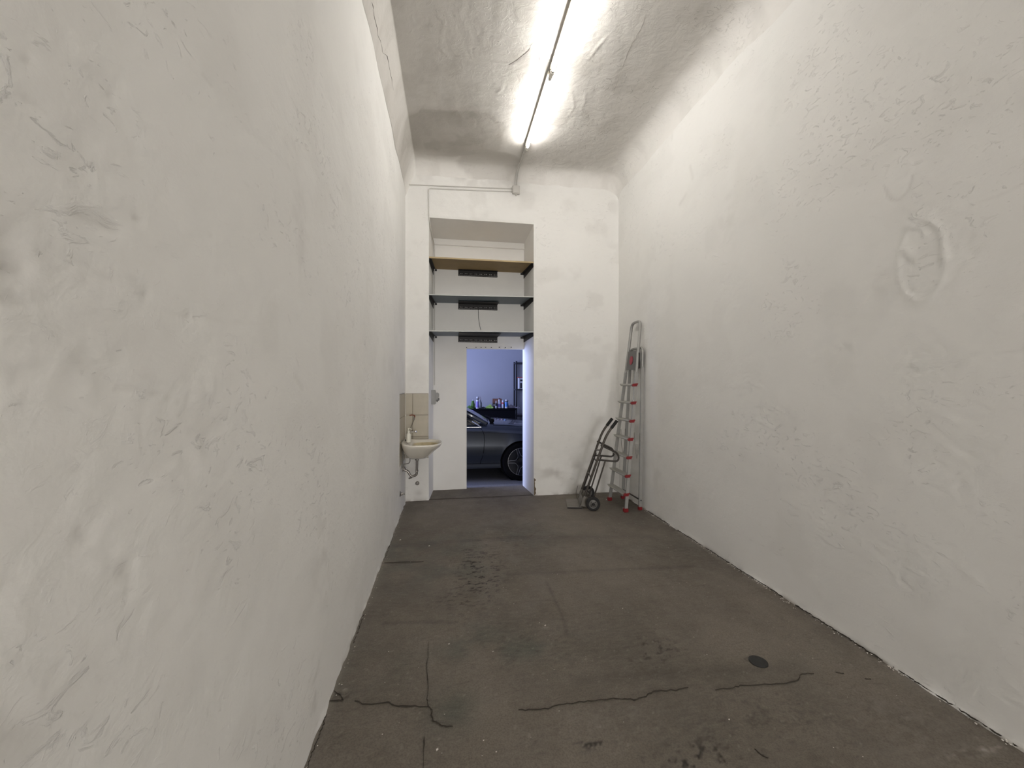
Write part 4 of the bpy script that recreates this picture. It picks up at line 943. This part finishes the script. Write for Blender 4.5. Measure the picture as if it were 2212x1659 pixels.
# bonnet panel line and wiper cowl
MB().tube([(.70, CYc - .64, .872), (.74, CYc, .885), (.70, CYc + .64, .872)], [.02, .024, .02], 8).build('wiper_cowl', 'blackm', car)
MB().lathe([(0, -.03), (.03, -.025), (.042, 0), (.03, .025), (0, .03)], (.715, CYc - .60, .885), (0, 1, .2), 14).build('wiper_pivot', 'blackm', car)
MB().tube([(.72, CYc - .56, .893), (.70, CYc + .1, .905)], .006, 6).build('wiper_arm', 'blackm', car)
for s in (-1, 1): MB().tube([(x_, CYc + s * sta(x_)[1] * .83, sta(x_)[2] - .026) for x_ in (.72, 1.0, 1.3, 1.6, 1.8)], .003, 6).build('bonnet_gap', 'blackm', car)
MB().rbox((1.985, CYc - .38, .28), (2.035, CYc + .38, .46), .02).build('grille', 'blackm', car)
def wheel(ax, s):
    yo = CYc + s * .895; c_ = (ax, yo, WZ)
    t = MB(); t.lathe([(.232, -.0), (.262, .004), (.300, 0), (.318, -.02), (.322, -.05), (.322, -.17), (.30, -.2), (.232, -.2)], c_, (0, s, 0), 48, cap=False)
    ty = t.build('tyre', 'blackm', car)
    d = MB(); d.lathe([(.232, -.19), (.232, -.012), (.222, -.016), (.218, -.05), (.02, -.07)], c_, (0, s, 0), 48); d.build('rim_barrel', 'rimb', ty)
    e = MB(); R = .226
    def P(r, a, dd=-.006): return Vector((ax + r * math.cos(a), yo + s * dd, WZ + r * math.sin(a)))
    e.tube([P(R, 2 * PI * j / 48) for j in range(49)], .0030, 6, cap=False)
    sp_ = MB()
    for j in range(5):
        a0 = PI + j * 2 * PI / 5; a1 = a0 + 2 * PI / 5; am = (a0 + a1) / 2
        e.tube(rounded([P(R, a0 + .075), P(.105, a0 + .20, -.012), P(.085, am, -.014), P(.105, a1 - .20, -.012), P(R, a1 - .075)], .03, 4), .0030, 6)
        sp_.prism([P(R, a0 - .075, -.012), P(R, a0 + .075, -.012), P(.10, a0 + .24, -.018), P(.055, a0 + .6, -.02), P(.055, a0 - .6, -.02), P(.10, a0 - .24, -.018)], (0, -s * .02, 0))
    e.build('rim_edge', 'rimedge', ty); sp_.build('spoke', 'rimb', ty)
    MB().lathe([(.062, -.03), (.06, -.014), (.035, -.006), (.03, -.002), (0, -.001)], c_, (0, s, 0), 20).build('hub_cap', 'rimb', ty)
for ax in (WX, RW_):
    for s in (-1, 1): wheel(ax, s)

# ---- workbench and what stands on it
BZ = .935; BY0, BY1 = 9.45, 9.97
wb = thing('workbench', 'long black workbench behind the car', 'workbench', (.3, 9.7, GZ))
MB().rbox((-1.2, BY0, BZ - .04), (1.60, BY1, BZ), .004).build('worktop', 'blackm', wb)
MB().box((-1.18, BY0 + .02, GZ + .0), (1.58, BY0 + .04, BZ - .04)).build('front_panel', 'blackm', wb)
for X_ in (-1.15, 1.53):
    for Y_ in (BY0 + .05, BY1 - .06): MB().box((X_, Y_, GZ), (X_ + .05, Y_ + .05, BZ - .04)).build('leg', 'black', wb)
M.update(whitep=mat('white_plastic', (.42, .42, .45), .4), blue=mat('blue_label', (.05, .18, .45), .4), purple=mat('violet_label', (.14, .10, .34), .4), brownc=mat('brown_cap', (.10, .03, .025), .5),
         darkp=mat('dark_plastic', (.012, .012, .016), .4), redp=mat('red_label', (.40, .05, .05), .5), lime=mat('lime_cloth', (.33, .52, .12), .9, vary=.2, vscale=40), dgreen=mat('dark_green_cloth', (.05, .11, .02), .95, vary=.3, vscale=30),
         card=mat('brown_cardboard', (.17, .075, .05), .8, vary=.1), clear=mat('cloudy_plastic', (.25, .26, .30), .3, trans=.5), rag=mat('grey_rag', (.22, .20, .22), .95, vary=.4, vscale=40), cartonw=mat('white_carton', (.55, .55, .56), .5))
def bx_(px, Y=9.53): return onY(px, 880, Y)[0]
def bottle(px, Y, r, h, label, parts, name='bottle', cat='bottle'):
    X_ = bx_(px, Y); t = thing(name, label, cat, (X_, Y, BZ))
    for nm, prof, m_ in parts: MB().lathe([(a * r, b_ * h) for a, b_ in prof], (X_, Y, BZ + .0005), n=16).build(nm, m_, t)
    return t
bottle(1031.5, 9.52, .036, .285, 'tall white spray can with violet label on the workbench', [('can_body', [(.95, 0), (1, .01), (1, .10), (1.0, .10)], 'whitep'), ('print_band', [(1, .10), (1.01, .11), (1.01, .60), (1, .61)], 'purple'), ('shoulder', [(1, .61), (.98, .70), (.72, .76)], 'whitep'), ('neck_ring', [(.72, .76), (.75, .77), (.75, .84), (.7, .85)], 'darkp'), ('cap', [(.74, .85), (.78, .87), (.78, .97), (.6, 1), (0, 1)], 'whitep')], 'spray_can', 'spray can')
bottle(1094, 9.52, .036, .220, 'white spray can with blue label, rightmost on the workbench', [('can_body', [(.95, 0), (1, .01), (1, .18)], 'whitep'), ('print_band', [(1, .18), (1.01, .19), (1.01, .70), (1, .71)], 'blue'), ('collar', [(1, .71), (1, .76), (.9, .80)], 'darkp'), ('cap', [(.88, .80), (.88, .90), (.6, .98), (0, 1)], 'whitep')], 'spray_can', 'spray can')
bottle(1078.5, 9.60, .040, .245, 'white bottle with a brown cap on the workbench', [('bottle_body', [(.95, 0), (1, .01), (1, .45), (.75, .66), (.55, .80), (.52, .88)], 'whitep'), ('print_band', [(1.005, .14), (1.01, .15), (1.01, .40), (1.005, .41)], 'purple'), ('cap', [(.56, .88), (.56, .99), (0, 1)], 'brownc')])
bottle(1086.2, 9.57, .028, .195, 'slim white bottle with a red label beside the blue can', [('bottle_body', [(.95, 0), (1, .01), (1, .52)], 'whitep'), ('print_band', [(1, .52), (1.01, .53), (1.01, .72), (1, .73)], 'redp'), ('cap', [(.95, .73), (.8, .82), (.75, .98), (0, 1)], 'whitep')])
bottle(1071.8, 9.56, .022, .185, 'small dark bottle with a white nozzle in front of the cardboard box', [('bottle_body', [(.9, 0), (1, .02), (1, .30)], 'whitep'), ('print_band', [(1, .30), (1.02, .31), (1.02, .66), (.8, .68)], 'darkp'), ('nozzle', [(.6, .68), (.55, .85), (.45, .98), (0, 1)], 'whitep')])
X_ = bx_(1037, 9.72); t = thing('spray_bottle', 'cloudy plastic trigger bottle behind the violet spray can', 'bottle', (X_, 9.72, BZ))
MB().lathe([(.045, 0), (.048, .01), (.048, .12), (.030, .17), (.016, .20), (.016, .215)], (X_, 9.72, BZ + .0005), n=16).build('bottle_body', 'clear', t)
k = MB(); k.prism([(X_ - .045, 9.71, BZ + .215), (X_ + .03, 9.71, BZ + .215), (X_ + .02, 9.71, BZ + .275), (X_ - .01, 9.71, BZ + .285), (X_ - .05, 9.71, BZ + .25)], (0, .025, 0)); k.build('trigger_head', 'rag', t)
X_ = bx_(1021.5, 9.70); t = thing('green_bottle', 'squat dark green bottle with a white tip at the left of the workbench', 'bottle', (X_, 9.70, BZ))
MB().lathe([(.045, 0), (.048, .01), (.046, .10), (.034, .13), (.030, .17), (.014, .185)], (X_, 9.70, BZ + .0005), n=16).build('bottle_body', 'dgreen', t)
MB().lathe([(.012, .185), (.010, .205), (0, .207)], (X_, 9.70, BZ + .0005), n=10).build('tip', 'whitep', t)
def heap(name, px, Y, hx, hy, hz, m_, label, cat, seed, parent=None):
    X0 = bx_(px, Y); r = random.Random(seed); n_ = 14; vs = []; fs = []
    for i in range(n_ + 1):
        for j in range(n_ + 1):
            u, v = i / n_ * 2 - 1, j / n_ * 2 - 1; e = max(0, 1 - max(abs(u), abs(v)) ** 3)
            z_ = hz * e * (.55 + .45 * float(vnoise(np.array(u * 2.2 + seed), np.array(v * 2.2), seed))) + .001
            vs.append((X0 + hx * u * (1 + .15 * r.uniform(-1, 1)), Y + hy * v * (1 + .12 * r.uniform(-1, 1)), BZ + max(z_, .001)))
    N_ = (n_ + 1) ** 2; vs += [(x_, y_, BZ + .0004) for x_, y_, z_ in vs[:N_]]
    for i in range(n_):
        for j in range(n_):
            a = i * (n_ + 1) + j; q_ = (a, a + n_ + 1, a + n_ + 2, a + 1); fs.append(q_); fs.append(tuple(N_ + t_ for t_ in q_[::-1]))
    return tag(MB().add(vs, fs, True).build(name, m_), label, cat)
heap('cleaning_cloth', 1057, 9.62, .095, .06, .10, 'lime', 'crumpled lime green cloth in the middle of the workbench', 'cloth', 3)
heap('cleaning_cloth', 1014, 9.58, .10, .07, .085, 'dgreen', 'crumpled dark green cloth at the left end of the workbench', 'cloth', 5)
heap('rag', 1106, 9.66, .09, .06, .11, 'rag', 'crumpled grey rag right of the blue spray can', 'cloth', 8)
heap('rag', 1118, 9.55, .06, .04, .05, 'rag', 'small pale rag at the right end of the workbench', 'cloth', 9)
heap('rag', 1044, 9.56, .05, .04, .045, 'darkp', 'flat black rag right of the violet spray can', 'cloth', 12)
heap('rag', 1100, 9.85, .12, .05, .07, 'darkp', 'black cloth at the back of the workbench near the rack', 'cloth', 14)
X_ = bx_(1073.8, 9.85); t = thing('cardboard_box', 'brown cardboard box at the back of the workbench', 'box', (X_, 9.85, BZ))
MB().rbox((X_ - .115, 9.78, BZ + .0), (X_ + .115, 9.92, BZ + .11), .004).build('box_base', 'darkp', t)
MB().rbox((X_ - .112, 9.785, BZ + .112), (X_ + .112, 9.915, BZ + .225), .006).build('carton', 'card', t)
MB().rbox((X_ - .10, 9.778, BZ + .055), (X_ - .03, 9.7795, BZ + .08), .0005).build('sticker', 'whitep', t)
X_ = bx_(1093, 9.76); t = thing('polishing_machine', 'black machine with two raised handles behind the blue spray can', 'tool', (X_, 9.76, BZ))
MB().rbox((X_ - .055, 9.71, BZ + .0005), (X_ + .055, 9.81, BZ + .13), .02).build('machine_body', 'darkp', t)
MB().tube([(X_ - .035, 9.76, BZ + .12), (X_ - .02, 9.76, BZ + .20), (X_ + .0, 9.76, BZ + .155)], .012, 8).build('handle', 'darkp', t)
MB().tube([(X_ + .03, 9.76, BZ + .12), (X_ + .048, 9.76, BZ + .185)], .012, 8).build('handle', 'darkp', t)

# ---- shelving rack on the far wall
RX0, RX1, RY0, RY1 = onY(1114, 800, 10.05)[0], onY(1114, 800, 10.05)[0] + .95, 10.02, 10.40
rk = thing('shelving_rack', 'black metal shelving rack against the far garage wall', 'rack', ((RX0 + RX1) / 2, 10.2, GZ))
for X_ in (RX0, RX1 - .035):
    for Y_ in (RY0, RY1 - .035):
        k = MB(); k.box((X_, Y_, GZ), (X_ + .035, Y_ + .003, 2.12)); k.box((X_, Y_, GZ), (X_ + .003, Y_ + .035, 2.12)); k.box((X_ + .032, Y_, GZ), (X_ + .035, Y_ + .012, 2.12)); k.build('post', 'darkp', rk)
for zz in (.05, .72, 1.40, 2.09): MB().rbox((RX0 + .004, RY0 + .004, zz - .035), (RX1 - .004, RY1 - .004, zz), .003).build('rack_shelf', 'darkp', rk)
X_ = RX0 + .10
t = thing('product_carton', 'white carton with black print and a red lid on the rack', 'box', (X_ + .1, 10.15, 1.40))
MB().rbox((X_, 10.06, 1.4005), (X_ + .22, 10.30, 1.69), .003).build('carton', 'cartonw', t)
MB().rbox((X_ - .03, 10.05, 1.69), (X_ + .24, 10.31, 1.715), .003).build('lid', 'redp', t)
k = MB(); k.box((X_ + .02, 10.0585, 1.42), (X_ + .07, 10.06, 1.56)); k.box((X_ + .02, 10.0585, 1.60), (X_ + .14, 10.06, 1.645)); k.build('print_patch', 'darkp', t)
# things on the lower rack shelf / floor right of the bench
X_ = onY(1125, 893, 10.1)[0]
t = thing('paint_tray', 'pale plastic tray on the low shelf of the rack', 'tray', (X_, 10.15, .72))
MB().prism([(X_ - .07, 10.04, .7205), (X_ + .12, 10.04, .7205), (X_ + .14, 10.03, .765), (X_ - .09, 10.03, .765)], (0, .22, 0)).build('tray', 'rag', t)
